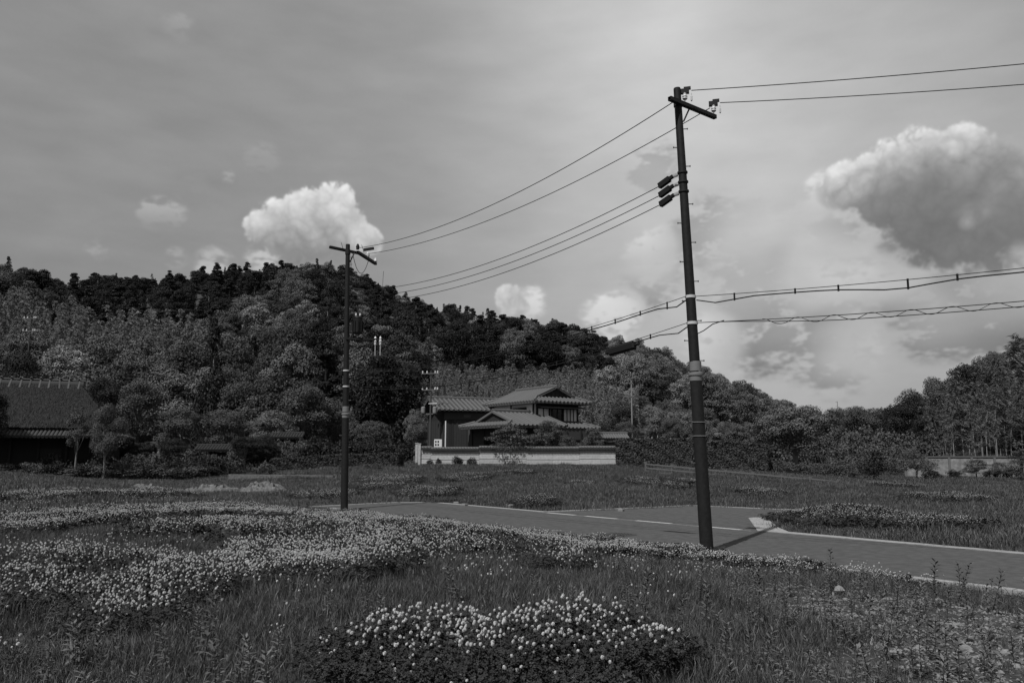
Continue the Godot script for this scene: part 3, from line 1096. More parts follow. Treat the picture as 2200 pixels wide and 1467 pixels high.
	g.box(Vector3(3.0, 5.5, 0.45), Vector3(5.9, 0.05, 0.8), Basis(X, 0.22))
	part("window_hood", g, mat("weathered_board", 0.12), h)
	# lower wing with its own hip and gable roof, ridge along X
	var le := 3.42
	var lr := 4.82
	var lrun := 4.35
	var lrise := lr - le
	var lsl := Vector2(lrun, lrise).length()
	var lw1 := inset * lsl / lrun
	var zc := -0.65
	g = tiles(Vector3(-6.0, le, zc + lrun), X, Vector3(0, lrise, -lrun).normalized(), [[0.0, 0.0], [inset, lw1], [inset + 0.001, lsl], [6.0, lsl], [6.001, lsl * 0.85], [6.9, lsl * 0.72]])
	part("roof_slope", g, tile, h)
	g = tiles(Vector3(-6.0, le, zc - lrun), X, Vector3(0, lrise, lrun).normalized(), [[0.0, 0.0], [inset, lw1], [inset + 0.001, lsl], [6.0, lsl]])
	part("roof_slope", g, tile, h)
	g = tiles(Vector3(-6.0, le, zc + lrun), -Z, Vector3(lrun, lrise, 0).normalized(), [[0.0, 0.0], [inset, lw1], [2 * lrun - inset, lw1], [2 * lrun, 0.0]])
	part("roof_slope", g, tile, h)
	var ly := le + lrise * inset / lrun
	g = Geo.new()
	g.tri(Vector3(-6.0 + inset + 0.1, ly, zc + lrun - inset), Vector3(-6.0 + inset + 0.1, ly, zc - lrun + inset), Vector3(-6.0 + inset + 0.1, lr - 0.05, zc))
	part("gable", g, dark, h)
	g = Geo.new()
	for q in [-1.0, 1.0]:
		plank(g, Vector3(-6.0 + inset - 0.08, ly, zc + q * (lrun - inset + 0.1)), Vector3(-6.0 + inset - 0.08, lr + 0.05, zc), 0.07, 0.2)
	part("bargeboard", g, mat("weathered_board", 0.12), h)
	part("ridge", ridge_cap(Vector3(-6.0 + inset - 0.1, lr, zc), Vector3(0.0, lr, zc)), tile, h)
	for q in [-1.0, 1.0]:
		part("hip_ridge", ridge_cap(Vector3(-6.0, le + 0.04, zc + q * lrun), Vector3(-6.0 + inset, ly + 0.05, zc + q * (lrun - inset)), 0.26, 0.2), tile, h)
		part("hip_ridge", ridge_cap(Vector3(-6.0 + inset, ly, zc + q * (lrun - inset)), Vector3(-6.0 + inset, lr, zc), 0.26, 0.16), tile, h)
	part("hip_ridge", ridge_cap(Vector3(0.9, le + 0.03, zc + lrun), Vector3(0.9, le + lrise * 0.72, zc + lrun * 0.28), 0.26, 0.18), tile, h)
	g = Geo.new()
	g.box(Vector3(-2.55, le - 0.1, zc), Vector3(6.85, 0.1, 2 * lrun - 0.06))
	part("soffit", g, soffit, h)
	# skirt roof under the upper windows
	g = tiles(Vector3(0.95, 3.35, 1.75), X, Vector3(0, 0.62, -1.75).normalized(), [[0.0, 1.85], [4.9, 1.85], [5.9, 0.0]])
	part("roof_slope", g, tile, h)
	g = tiles(Vector3(6.85, 3.35, 1.75), -Z, Vector3(-1.6, 0.62, 0).normalized(), [[0.0, 0.0], [1.6, 1.7], [9.0, 1.7]])
	part("roof_slope", g, tile, h)
	part("hip_ridge", ridge_cap(Vector3(6.85, 3.4, 1.75), Vector3(5.3, 3.97, 0.05), 0.24, 0.18), tile, h)
	g = Geo.new()
	g.box(Vector3(3.9, 3.26, -3.0), Vector3(5.9, 0.09, 9.4))
	part("soffit", g, soffit, h)
	# ground floor
	g = Geo.new()
	g.box(Vector3(0.2, 1.55, -1.9), Vector3(9.6, 3.5, 7.2))
	part("lower_wall", g, mat("dark_wattle_wall", 0.06, 0.9), h)
	g = Geo.new()
	for x in [-4.6, -3.1, -1.2, 0.6, 2.4, 4.2, 5.0]: g.box(Vector3(x, 1.5, 1.74), Vector3(0.14, 3.4, 0.14))
	for z in [1.7, -0.2, -2.4, -4.6]: g.box(Vector3(-4.62, 1.5, z), Vector3(0.14, 3.4, 0.14))
	part("timber_frame", g, dark, h)
	window_in(h, Vector3(1.5, 1.3, 1.72), Vector2(1.6, 1.8), Basis(), 2, gloom, dark)
	window_in(h, Vector3(3.3, 1.3, 1.72), Vector2(1.6, 1.8), Basis(), 2, gloom, dark)
	window_in(h, Vector3(-4.62, 1.4, -1.3), Vector2(1.7, 1.7), Basis(Vector3.UP, -PI / 2), 2, gloom, dark)
	for q in [[-5.1, 3.2], [-3.3, 3.2]]:
		g = Geo.new()
		g.box(Vector3(q[0], 1.1, q[1]), Vector3(0.45, 2.6, 0.3), Basis(), 0.02)
		part("porch_post", g, mat("pale_post", 0.3, 0.9), h)
	g = tiles(Vector3(-5.5, 2.25, 3.9), X, Vector3(0, 0.35, -1.2).normalized(), [[0.0, 1.25], [3.0, 1.25]])
	part("porch_roof", g, tile, h)
	g = Geo.new()
	g.box(Vector3(0.2, -0.15, -1.9), Vector3(10.4, 0.5, 8.4))
	part("plinth", g, grain("stone_plinth", 0.2, 0.3, 0.8), h)

func make_barn() -> void:
	var tile := mat("grey_roof_tile", 0.115, 0.45, 0.4)
	var dark := mat("aged_timber", 0.03, 0.8)
	var p := aloft(953, 955, 83.0)
	var h := thing("barn", Vector3(p.x, 1.25, p.z), deg_to_rad(22.0))
	tag(h, "dark board walled barn with long grey tiled roof beside the farmhouse", "barn")
	var L := 11.0
	var D := 6.0
	var ye := 5.3
	var yr := 6.7
	var sl := Vector2(D * 0.5 + 0.6, yr - ye).length()
	for s in [-1.0, 1.0]:
		var o := Vector3(-0.9, ye, -D * 0.5 + s * (D * 0.5 + 0.6))
		var g := tiles(o, Vector3.RIGHT, Vector3(0, yr - ye, -s * (D * 0.5 + 0.6)).normalized(), [[0.0, sl], [L + 1.6, sl]])
		part("roof_slope", g, tile, h)
	part("ridge", ridge_cap(Vector3(-0.95, yr, -D * 0.5), Vector3(L + 0.7, yr, -D * 0.5), 0.3, 0.26), tile, h)
	var w := Geo.new()
	w.box(Vector3(L * 0.5, 2.6, -D * 0.5), Vector3(L - 0.1, 5.3, D - 0.1))
	for x in [0.05, L - 0.05]:
		w.tri(Vector3(x, ye - 0.05, 0.0), Vector3(x, ye - 0.05, -D), Vector3(x, yr - 0.1, -D * 0.5))
	part("wall", w, dark, h)
	for s in [-1.0, 1.0]:
		var bg := Geo.new()
		plank(bg, Vector3(-0.85, ye - 0.08, -D * 0.5 + s * (D * 0.5 + 0.55)), Vector3(-0.85, yr - 0.05, -D * 0.5), 0.06, 0.2)
		part("bargeboard", bg, mat("weathered_board", 0.12), h)
	# upright boards, one by one
	var shapes := []
	for k in 4:
		var b := Geo.new()
		b.tone = [0.7, 1.0, 1.35, 0.85][k]
		b.box(Vector3(0, 2.25, 0), Vector3(0.255, 4.1 + 0.03 * k, 0.03), Basis(), 0.006)
		shapes.append(b.mesh(mat("barn_board", 0.045, 0.9)))
	for k in 40:
		part_mesh("board", shapes[rng.randi() % 4], h, Vector3(0.14 + k * 0.273, 0.0, 0.0 + rng.randf_range(0.0, 0.02)))
	for k in 22:
		var b := part_mesh("board", shapes[rng.randi() % 4], h, Vector3(-0.0 - rng.randf_range(0.0, 0.02), 0.0, -0.14 - k * 0.273))
		b.rotation.y = PI / 2
	var band := Geo.new()
	band.box(Vector3(L * 0.5, 4.75, -0.02), Vector3(L, 0.7, 0.08))
	part("upper_band", band, mat("sooty_plaster", 0.05, 0.9), h)
	for x in [2.2, 4.6, 8.0]:
		var v := Geo.new()
		for q in 6: v.box(Vector3(x + q * 0.13, 4.78, 0.04), Vector3(0.07, 0.28, 0.05))
		part("vent", v, mat("weathered_board", 0.12), h)
	var sill := Geo.new()
	sill.box(Vector3(L * 0.5, 0.1, 0.0), Vector3(L + 0.2, 0.3, 0.3))
	part("sill", sill, grain("stone_plinth", 0.2, 0.3, 0.8), h)

# ---------------------------------------------------------------- walls, gates and small yard things
func make_walls() -> void:
	var tile := mat("grey_roof_tile", 0.115, 0.45, 0.4)
	var pale := grain("wall_block", 0.40, 0.22, 0.35, 0.9, 0.2)
	# white garden wall in four stepped lengths
	var a := Vector3((908.0 - 1100.0) / FOCAL * 72.5, 0, -72.5)
	var b := Vector3((1332.0 - 1100.0) / FOCAL * 69.0, 0, -69.0)
	var dir := (b - a).normalized()
	var turn := atan2(-dir.z, dir.x)
	var len := a.distance_to(b)
	var gw := thing("garden_wall", Vector3(a.x, 1.0, a.z), turn)
	tag(gw, "long white block garden wall with tiled coping before the farmhouse", "wall")
	var cuts := [0.0, len * 0.05, len * 0.30, len * 0.54, len * 0.80, len]
	var tops := [1.50, 1.42, 1.52, 1.45, 1.5]
	for s in 5:
		var l0: float = cuts[s]
		var l1: float = cuts[s + 1]
		var cnt := maxi(1, roundi((l1 - l0) / 1.9))
		for k in cnt:
			for row in 4:
				var blk := Geo.new()
				blk.tone = rng.randf_range(0.86, 1.08)
				var x0 := lerpf(l0, l1, float(k) / cnt)
				var x1 := lerpf(l0, l1, float(k + 1) / cnt)
				var y0: float = tops[s] - (row + 1) * 0.44
				blk.box(Vector3((x0 + x1) * 0.5, y0 + 0.22, rng.randf_range(-0.004, 0.004)), Vector3(x1 - x0 - 0.006, 0.385, 0.18), Basis(), 0.012)
				part("block", blk, pale, gw)
		var core := Geo.new()
		core.box(Vector3((l0 + l1) * 0.5, tops[s] - 0.9, 0), Vector3(l1 - l0, 1.78, 0.13))
		part("core", core, mat("joint_mortar", 0.2, 0.95), gw)
		var cap := Geo.new()
		for side in [-1.0, 1.0]:
			cap.add(tiles(Vector3(l0, tops[s] + 0.0, side * 0.3), Vector3.RIGHT, Vector3(0, 0.16, -side * 0.3).normalized(), [[0.0, 0.33], [l1 - l0, 0.33]], 0.26))
		cap.tube([Vector3(l0 - 0.02, tops[s] + 0.2, 0), Vector3(l1 + 0.02, tops[s] + 0.2, 0)], [0.09, 0.09], 8)
		part("coping", cap, mat("dark_coping_tile", 0.10, 0.5, 0.4), gw)
	# gate post at the wall's end
	for q in [[903.0, 72.9], [897.0, 75.0]]:
		var pp := spot(q[0], q[1])
		var gp := Geo.new()
		gp.box(Vector3(0, 0.85, 0), Vector3(0.24, 2.1, 0.24), Basis(), 0.02)
		gp.box(Vector3(0, 1.94, 0), Vector3(0.32, 0.08, 0.32), Basis(), 0.02)
		tag(top_mesh("gate_post", gp, pale, pp), "pale square gate post at the end of the garden wall", "gate post", "gate posts of the farmhouse")
	# meter box and white downpipe by the barn
	var mb := thing("meter_box", aloft(941, 965, 73.6))
	mb.position.y = 1.1
	tag(mb, "white meter box with four dark windows above the garden wall", "meter box")
	var g := Geo.new()
	g.box(Vector3(0, 0.75, -0.1), Vector3(0.12, 1.5, 0.12))
	part("stand", g, mat("galvanised", 0.3, 0.5, 0.5), mb)
	g = Geo.new()
	g.box(Vector3(0, 1.95, 0), Vector3(0.72, 0.72, 0.3), Basis(), 0.02)
	part("case", g, mat("white_enamel", 0.62, 0.5), mb)
	for x in [-0.2, 0.02]:
		for y in [1.82, 2.1]:
			g = Geo.new()
			g.box(Vector3(x, y, 0.155), Vector3(0.14, 0.17, 0.012))
			part("pane", g, mat("dark_glass", 0.012), mb)
	var wp := Geo.new()
	wp.tube([Vector3(0, -0.3, 0), Vector3(0.01, 4.2, 0)], [0.075, 0.07], 8)
	tag(top_mesh("service_mast", wp, mat("white_enamel", 0.62), Vector3(aloft(957, 960, 81.0).x, 1.2, -80.8)), "thin white upright service mast in front of the barn", "mast")
	# small tiled gate roof behind the hedge
	var gr := thing("garden_gate", spot(1316, 73.5), deg_to_rad(14.0))
	tag(gr, "small roofed garden gate with tiles between wall and hedge", "gate")
	for s in [-1.0, 1.0]:
		part("roof_slope", tiles(Vector3(-1.35, 2.35, s * 0.75), Vector3.RIGHT, Vector3(0, 0.42, -s * 0.75).normalized(), [[0.0, 0.86], [2.7, 0.86]], 0.25), tile, gr)
		var jp := Geo.new()
		jp.box(Vector3(s * 0.85, 1.1, 0), Vector3(0.16, 2.5, 0.16))
		part("post", jp, mat("aged_timber", 0.03), gr)
	part("ridge", ridge_cap(Vector3(-1.4, 2.75, 0), Vector3(1.4, 2.75, 0), 0.28, 0.22), tile, gr)
	g = Geo.new()
	g.box(Vector3(0, 1.05, -0.05), Vector3(1.6, 2.1, 0.06))
	part("door", g, mat("weathered_board", 0.12), gr)
	# stone lantern and slim posts above the hedge
	var sl := thing("stone_lantern", spot(1399, 79.0))
	tag(sl, "stone garden lantern showing above the long clipped hedge", "lantern")
	var st := grain("lantern_stone", 0.3, 0.3, 1.0)
	g = Geo.new()
	g.lathe(Vector3.ZERO, [[0.4, -0.2], [0.4, 0.2], [0.2, 0.3], [0.16, 1.4], [0.3, 1.5], [0.3, 1.6]], 8)
	part("pillar", g, st, sl)
	g = Geo.new()
	g.lathe(Vector3.ZERO, [[0.2, 1.6], [0.22, 2.0]], 6)
	part("fire_box", g, st, sl)
	g = Geo.new()
	g.lathe(Vector3.ZERO, [[0.46, 2.0], [0.42, 2.1], [0.16, 2.3], [0.06, 2.36], [0.1, 2.45], [0.02, 2.6]], 8)
	part("cap", g, st, sl)
	for q in [[1411.0, 897.0], [1425.0, 905.0], [1438.0, 914.0]]:
		var pg := Geo.new()
		pg.tube([Vector3(0, -0.3, 0), Vector3(0, 2.75 - (q[1] - 897.0) * 0.012, 0)], [0.035, 0.035], 6)
		tag(top_mesh("garden_stake", pg, mat("pale_post", 0.3), spot(q[0], 79.0)), "slim pale stake standing behind the long clipped hedge", "stake", "stakes behind the hedge")
	# wooden rail fence falling away across the field
	var fence := thing("rail_fence", Vector3.ZERO)
	tag(fence, "low weathered wooden rail fence running through the grass", "fence")
	var wood := grain("fence_wood", 0.12, 0.4, 1.2, 0.9)
	var fp := []
	for q in [[1388.0, 1000.0, 58.0], [1444.0, 1005.0, 57.0], [1500.0, 1010.0, 56.0], [1560.0, 1016.0, 55.0], [1619.0, 1021.0, 54.0], [1680.0, 1027.0, 53.0], [1742.0, 1032.0, 52.0], [1803.0, 1038.0, 51.0]]:
		fp.append(aloft(q[0], q[1], q[2]) + Vector3(0, 0.12, 0))
	for k in fp.size():
		g = Geo.new()
		g.box(fp[k] + Vector3(0, -0.36, 0), Vector3(0.15, 0.95 + (0.1 if k == 0 else 0.0), 0.15), Basis(Vector3.UP, 0.3), 0.012)
		part("post", g, wood, fence)
	for k in fp.size() - 1:
		for row in 3:
			g = Geo.new()
			plank(g, fp[k] + Vector3(0, -row * 0.27 - 0.02, 0.09), fp[k + 1] + Vector3(0, -row * 0.27 - 0.02, 0.09), 0.04, 0.085)
			part("rail", g, wood, fence)
	# concrete wall with buttress posts under the bamboo
	var ca := spot(1935, 64.5)
	var cb := spot(2175, 62.5)
	var cd := (cb - ca)
	cd.y = 0
	var cw := thing("concrete_wall", Vector3(ca.x, 0.05, ca.z), atan2(-cd.z, cd.x))
	tag(cw, "stained pale concrete wall with narrow posts below the bamboo", "wall")
	var clen := cd.length()
	var stain := grain("stained_concrete", 0.22, 0.45, 0.22, 0.95, 0.3)
	var n := 5
	for k in n:
		g = Geo.new()
		g.tone = rng.randf_range(0.85, 1.1)
		g.box(Vector3(clen * (k + 0.5) / n, 0.85, 0), Vector3(clen / n - 0.02, 1.85, 0.15), Basis(), 0.01)
		part("panel", g, stain, cw)
	for k in n + 1:
		g = Geo.new()
		g.box(Vector3(clen * k / n, 0.85, 0.11), Vector3(0.16, 1.8, 0.12))
		part("post", g, mat("stained_post", 0.13, 0.9), cw)
	g = Geo.new()
	g.box(Vector3(clen * 0.5, 1.82, 0), Vector3(clen, 0.1, 0.3))
	part("coping", g, mat("dark_coping_tile", 0.10), cw)
	# low retaining edge in the field before the old house
	var la := spot(500, 56.0)
	var lb := spot(722, 53.0)
	var le := Geo.new()
	le.box(Vector3.ZERO, Vector3(la.distance_to(lb), 0.42, 0.16), Basis(), 0.02)
	var low := top_mesh("retaining_edge", le, grain("mossy_concrete", 0.12, 0.5, 0.5, 0.95), (la + lb) * 0.5 + Vector3(0, 0.1, 0))
	low.rotation.y = atan2(-(lb - la).z, (lb - la).x)
	tag(low, "low straight concrete edge in the grass before the hedge", "retaining wall")
	# roofed gate and little store under the trees
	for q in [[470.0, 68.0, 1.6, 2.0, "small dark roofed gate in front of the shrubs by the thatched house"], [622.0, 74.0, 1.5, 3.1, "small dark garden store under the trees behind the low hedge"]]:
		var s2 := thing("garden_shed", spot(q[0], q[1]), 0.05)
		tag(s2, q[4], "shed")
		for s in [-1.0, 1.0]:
			part("roof_slope", tiles(Vector3(-q[2], q[3], s * 0.9), Vector3.RIGHT, Vector3(0, 0.4, -s * 0.9).normalized(), [[0.0, 0.98], [2 * q[2], 0.98]], 0.25), mat("shaded_roof_tile", 0.03, 0.8), s2)  # tile tone lowered: the shade of the trees is put into the colour
		part("ridge", ridge_cap(Vector3(-q[2], q[3] + 0.38, 0), Vector3(q[2], q[3] + 0.38, 0), 0.26, 0.18), mat("shaded_roof_tile", 0.03), s2)
		g = Geo.new()
		g.box(Vector3(0, q[3] * 0.5 - 0.1, -0.1), Vector3(q[2] * 1.5, q[3], 1.0))
		part("wall", g, mat("dark_shed_wall", 0.02, 0.9), s2)
		for s in [-1.0, 1.0]:
			g = Geo.new()
			g.box(Vector3(s * q[2] * 0.8, q[3] * 0.5 - 0.1, 0.6), Vector3(0.13, q[3], 0.13))
			part("post", g, mat("aged_timber", 0.03), s2)

# ---------------------------------------------------------------- thatched house
func make_thatched_house() -> void:
	var h := thing("thatched_house", Vector3(-37.27, 0.2, -67.85), deg_to_rad(22.0))
	tag(h, "old farmhouse with steep thatched roof and tiled skirt eave", "house")
	var thatch := grain("weathered_thatch", 0.032, 0.75, 0.9, 0.95, 1.0, Vector3(1, 5, 1))
	var tile := mat("skirt_tile", 0.06, 0.6, 0.35)
	# in the house's axes: ridge from x -9 to 1.2, front eave at z +4.2
	var yr := 7.65
	var ye := 3.95
	var r := RandomNumberGenerator.new()
	r.seed = 31
	var g := Geo.new()
	var rows := 22
	for side in [1.0, -1.0]:
		for j in rows:
			var t0 := float(j) / rows
			var t1 := float(j + 1) / rows
			var cols := 60
			for i in cols:
				var q := []
				for p in [[i, t0], [i + 1, t0], [i + 1, t1], [i, t1]]:
					var u: float = float(p[0]) / cols
					var x: float = lerpf(lerpf(-12.5, -9.0, p[1]), lerpf(3.8, 0.4, p[1]), u)
					var sag := 0.10 * sin(p[1] * PI)
					var jig := (float(hash(int(p[0]) * 57 + int(p[1] * rows + 0.5) * 911 + int(side)) % 100) / 100.0 - 0.5) * 0.07
					q.append(Vector3(x, lerpf(ye, yr, p[1]) - sag + jig, side * lerpf(4.2, 0.25, p[1])))
				g.tone = r.randf_range(0.7, 1.25)
				var out := Vector3(0, 0.7, side)
				var lift := Vector3(0, 0.04, side * 0.05)
				g.quad(q[0] + lift, q[1] + lift, q[2], q[3], out)
				g.quad(q[0], q[1], q[1] + lift, q[0] + lift, Vector3(0, -1, side))
	part("thatch_slope", g, thatch, h)
	g = Geo.new()
	for k in 14000:
		var t := r.randf()
		var x := lerpf(lerpf(-12.5, -9.0, t), lerpf(3.8, 0.4, t), r.randf())
		var p := Vector3(x, lerpf(ye, yr, t) - 0.1 * sin(t * PI) + 0.05, lerpf(4.2, 0.25, t) + 0.05)
		var fall := (Vector3(r.randf_range(-0.25, 0.25), -1.0, 1.06) + ball_dir(r) * 0.22).normalized()
		g.leaf(p, fall * r.randf_range(0.10, 0.28), fall.cross(Vector3(0, 0.72, 0.68)).normalized() * r.randf_range(0.015, 0.04), 0.027 * r.randf_range(0.5, 1.6))
	for k in 6000:
		var t := r.randf()
		var p := Vector3(lerpf(3.8, 0.4, t) + 0.06, lerpf(ye, yr, t) - 0.1 * sin(t * PI) + 0.05, r.randf_range(-1.0, 1.0) * lerpf(4.2, 0.25, t))
		var fall := (Vector3(1.0, -1.06, r.randf_range(-0.25, 0.25)) + ball_dir(r) * 0.22).normalized()
		g.leaf(p, fall * r.randf_range(0.10, 0.28), fall.cross(Vector3(0.72, 0.68, 0)).normalized() * r.randf_range(0.015, 0.04), 0.027 * r.randf_range(0.5, 1.6))
	part("straw", g, mat("loose_straw", 1.0, 0.95), h).set_meta("kind", "stuff")
	for e in [1.0, -1.0]:
		g = Geo.new()
		for j in rows:
			var t0 := float(j) / rows
			var t1 := float(j + 1) / rows
			for i in 30:
				var q := []
				for p in [[i, t0], [i + 1, t0], [i + 1, t1], [i, t1]]:
					var x: float = lerpf(3.8, 0.4, p[1]) if e > 0 else lerpf(-12.5, -9.0, p[1])
					var z: float = lerpf(-1.0, 1.0, float(p[0]) / 30) * lerpf(4.2, 0.25, p[1])
					var jig := (float(hash(int(p[0]) * 57 + int(p[1] * rows + 0.5) * 911) % 100) / 100.0 - 0.5) * 0.06
					q.append(Vector3(x, lerpf(ye, yr, p[1]) - 0.1 * sin(p[1] * PI) + jig, z))
				g.tone = r.randf_range(0.7, 1.25)
				g.quad(q[0] + Vector3(e * 0.05, 0.04, 0), q[1] + Vector3(e * 0.05, 0.04, 0), q[2], q[3], Vector3(e, 0.7, 0))
		part("thatch_hip", g, thatch, h)
	g = Geo.new()
	g.box(Vector3(-4.35, ye - 0.2, 0), Vector3(16.1, 0.5, 8.2), Basis(), 0.1)
	part("thatch_eave", g, thatch, h)
	# ridge roll with saddle bundles and crossed poles
	g = Geo.new()
	g.tube([Vector3(-9.1, yr + 0.05, 0), Vector3(-4, yr + 0.0, 0), Vector3(0.6, yr + 0.02, 0)], [0.34, 0.32, 0.34], 10)
	part("ridge_roll", g, mat("ridge_bark", 0.05, 0.95), h)
	for k in 14:
		var x := -9.1 + k * 0.72
		g = Geo.new()
		g.tone = r.randf_range(0.7, 1.3)
		for s in [-1.0, 1.0]:
			g.tube([Vector3(x + r.randf_range(-0.05, 0.05), yr - 0.35, s * 0.62), Vector3(x + r.randf_range(-0.06, 0.06), yr + 0.62, -s * 0.16)], [0.10, 0.075], 7)
		part("saddle_pole", g, mat("pole_wood", 0.09, 0.9), h)
	g = Geo.new()
	g.tube([Vector3(-9.2, yr + 0.45, 0), Vector3(0.75, yr + 0.42, 0)], [0.07, 0.07], 7)
	part("ridge_pole", g, mat("pole_wood", 0.12), h)
	# tiled skirt
	part("skirt_roof", tiles(Vector3(-13.2, 3.18, 5.4), Vector3.RIGHT, Vector3(0, 0.5, -1.5).normalized(), [[0.0, 1.58], [16.3, 1.58], [17.8, 0.0]], 0.28), tile, h)
	part("skirt_roof", tiles(Vector3(4.6, 3.18, 5.4), Vector3.FORWARD, Vector3(-1.5, 0.5, 0).normalized(), [[0.0, 0.0], [1.5, 1.58], [9.5, 1.58]], 0.28), tile, h)
	g = Geo.new()
	g.box(Vector3(-4.6, 1.4, 0), Vector3(14.2, 3.6, 7.2))
	part("wall", g, mat("sooty_wall", 0.025, 0.9), h)
	for k in 8:
		g = Geo.new()
		g.box(Vector3(-11.6 + k * 1.95, 1.4, 3.75), Vector3(0.16, 3.5, 0.16))
		part("post", g, mat("aged_timber", 0.03), h)
	for k in 4:
		g = Geo.new()
		g.box(Vector3(-9.5 + k * 4.2, 1.3, 3.63), Vector3(1.7, 2.0, 0.05))
		part("shutter", g, mat("dark_shutter", 0.035, 0.8), h)

# ---------------------------------------------------------------- poles and wires
func wire(called: String, a: Vector3, b: Vector3, sag: float, rad: float, label: String, group := "", m: Material = null) -> MeshInstance3D:
	var pts := []
	for k in 41:
		var t := k / 40.0
		pts.append(a.lerp(b, t) - Vector3(0, sag * 4.0 * t * (1.0 - t), 0))
	var g := Geo.new()
	g.tube(pts, [rad], 5)
	var o := top_mesh(called, g, m if m else mat("cable_sheath", 0.015, 0.7))
	tag(o, label, "cable", group)
	return o

func along(a: Vector3, b: Vector3, sag: float, t: float) -> Vector3:
	return a.lerp(b, t) - Vector3(0, sag * 4.0 * t * (1.0 - t), 0)

func pole_body(root: Node3D, top: Vector3, split: float, r0: float, r1: float, m: Material) -> void:
	var steel := mat("steel_band", 0.22, 0.5, 0.5)
	var at := func(y: float) -> Vector3: return Vector3(top.x * y / top.y, y, top.z * y / top.y)
	var g := Geo.new()
	g.tube([at.call(-0.6), at.call(split)], [r0 * 1.06, lerpf(r0, r1, split / top.y) * 1.12], 20)
	part("lower_shaft", g, m, root)
	g = Geo.new()
	var rr := lerpf(r0, r1, split / top.y)
	g.tube([at.call(split - 0.1), at.call(top.y - 0.02), at.call(top.y)], [rr, r1, r1 * 0.9], 20)
	part("upper_shaft", g, m, root)
	g = Geo.new()
	g.lathe(at.call(split - 0.22), [[rr * 1.16, 0.0], [rr * 1.17, 0.10], [rr * 1.34, 0.12], [rr * 1.34, 0.17], [rr * 1.1, 0.19], [rr * 1.1, 0.42], [rr * 1.04, 0.43]], 20)
	part("sleeve", g, mat("worn_steel_sleeve", 0.16, 0.55, 0.4), root)
	var y := 1.9
	var k := 0
	while y < top.y - 0.6:
		var s := -1.0 if k % 2 == 0 else 1.0
		var rad := lerpf(r0, r1, y / top.y)
		g = Geo.new()
		var c: Vector3 = at.call(y)
		g.tube([c + Vector3(s * rad * 0.8, 0, 0.02), c + Vector3(s * (rad + 0.08), 0.0, 0.03)], [0.011, 0.011], 6)
		g.tube([c + Vector3(s * (rad + 0.075), 0, 0.03), c + Vector3(s * (rad + 0.095), 0, 0.03)], [0.02, 0.02], 6)
		part("step_bolt", g, mat("bolt_steel", 0.08, 0.5, 0.5), root)
		y += 0.45
		k += 1

func band(root: Node3D, c: Vector3, rad: float, high: float, m: Material) -> void:
	var g := Geo.new()
	g.lathe(c, [[rad, 0.0], [rad + 0.014, 0.005], [rad + 0.014, high - 0.005], [rad, high]], 18)
	part("band", g, m, root)

func insulator(root: Node3D, at: Vector3, m: Material, hood: Material, toward: Vector3) -> void:
	var g := Geo.new()
	g.lathe(at, [[0.012, -0.08], [0.012, 0.0], [0.045, 0.0], [0.06, 0.02], [0.05, 0.05], [0.062, 0.07], [0.045, 0.12], [0.05, 0.15], [0.03, 0.17]], 12)
	var i := part("insulator", g, m, root)
	g = Geo.new()
	plank(g, at + Vector3(0, 0.2, 0) - toward * 0.11, at + Vector3(0, 0.2, 0) + toward * 0.10, 0.09, 0.11)
	plank(g, at + Vector3(0, 0.27, 0) - toward * 0.02, at + Vector3(0, 0.27, 0) + toward * 0.14, 0.07, 0.06)
	part("cover", g, hood, i)
	g = Geo.new()
	g.lathe(at + toward * 0.15 + Vector3(0, -0.06, 0), [[0.008, 0.0], [0.022, 0.02], [0.022, 0.12], [0.01, 0.14], [0.01, 0.2]], 8)
	part("arrester", g, m, i)

func hollow_arm(root: Node3D, a: Vector3, b: Vector3, wide: float, m: Material) -> void:   # square steel tube, open at its ends
	var g := Geo.new()
	var dir := (b - a).normalized()
	var side := dir.cross(Vector3.UP).normalized() * wide * 0.5
	var up := Vector3.UP * wide * 0.5
	for s in [[side, up], [-side, up], [up, side], [-up, side]]:
		g.box((a + b) * 0.5 + s[0] * 0.88, Vector3(wide, wide * 0.12, a.distance_to(b)), Basis(s[1].normalized() if true else s[1], s[0].normalized(), s[1].normalized().cross(s[0].normalized())))
	part("crossarm", g, m, root)

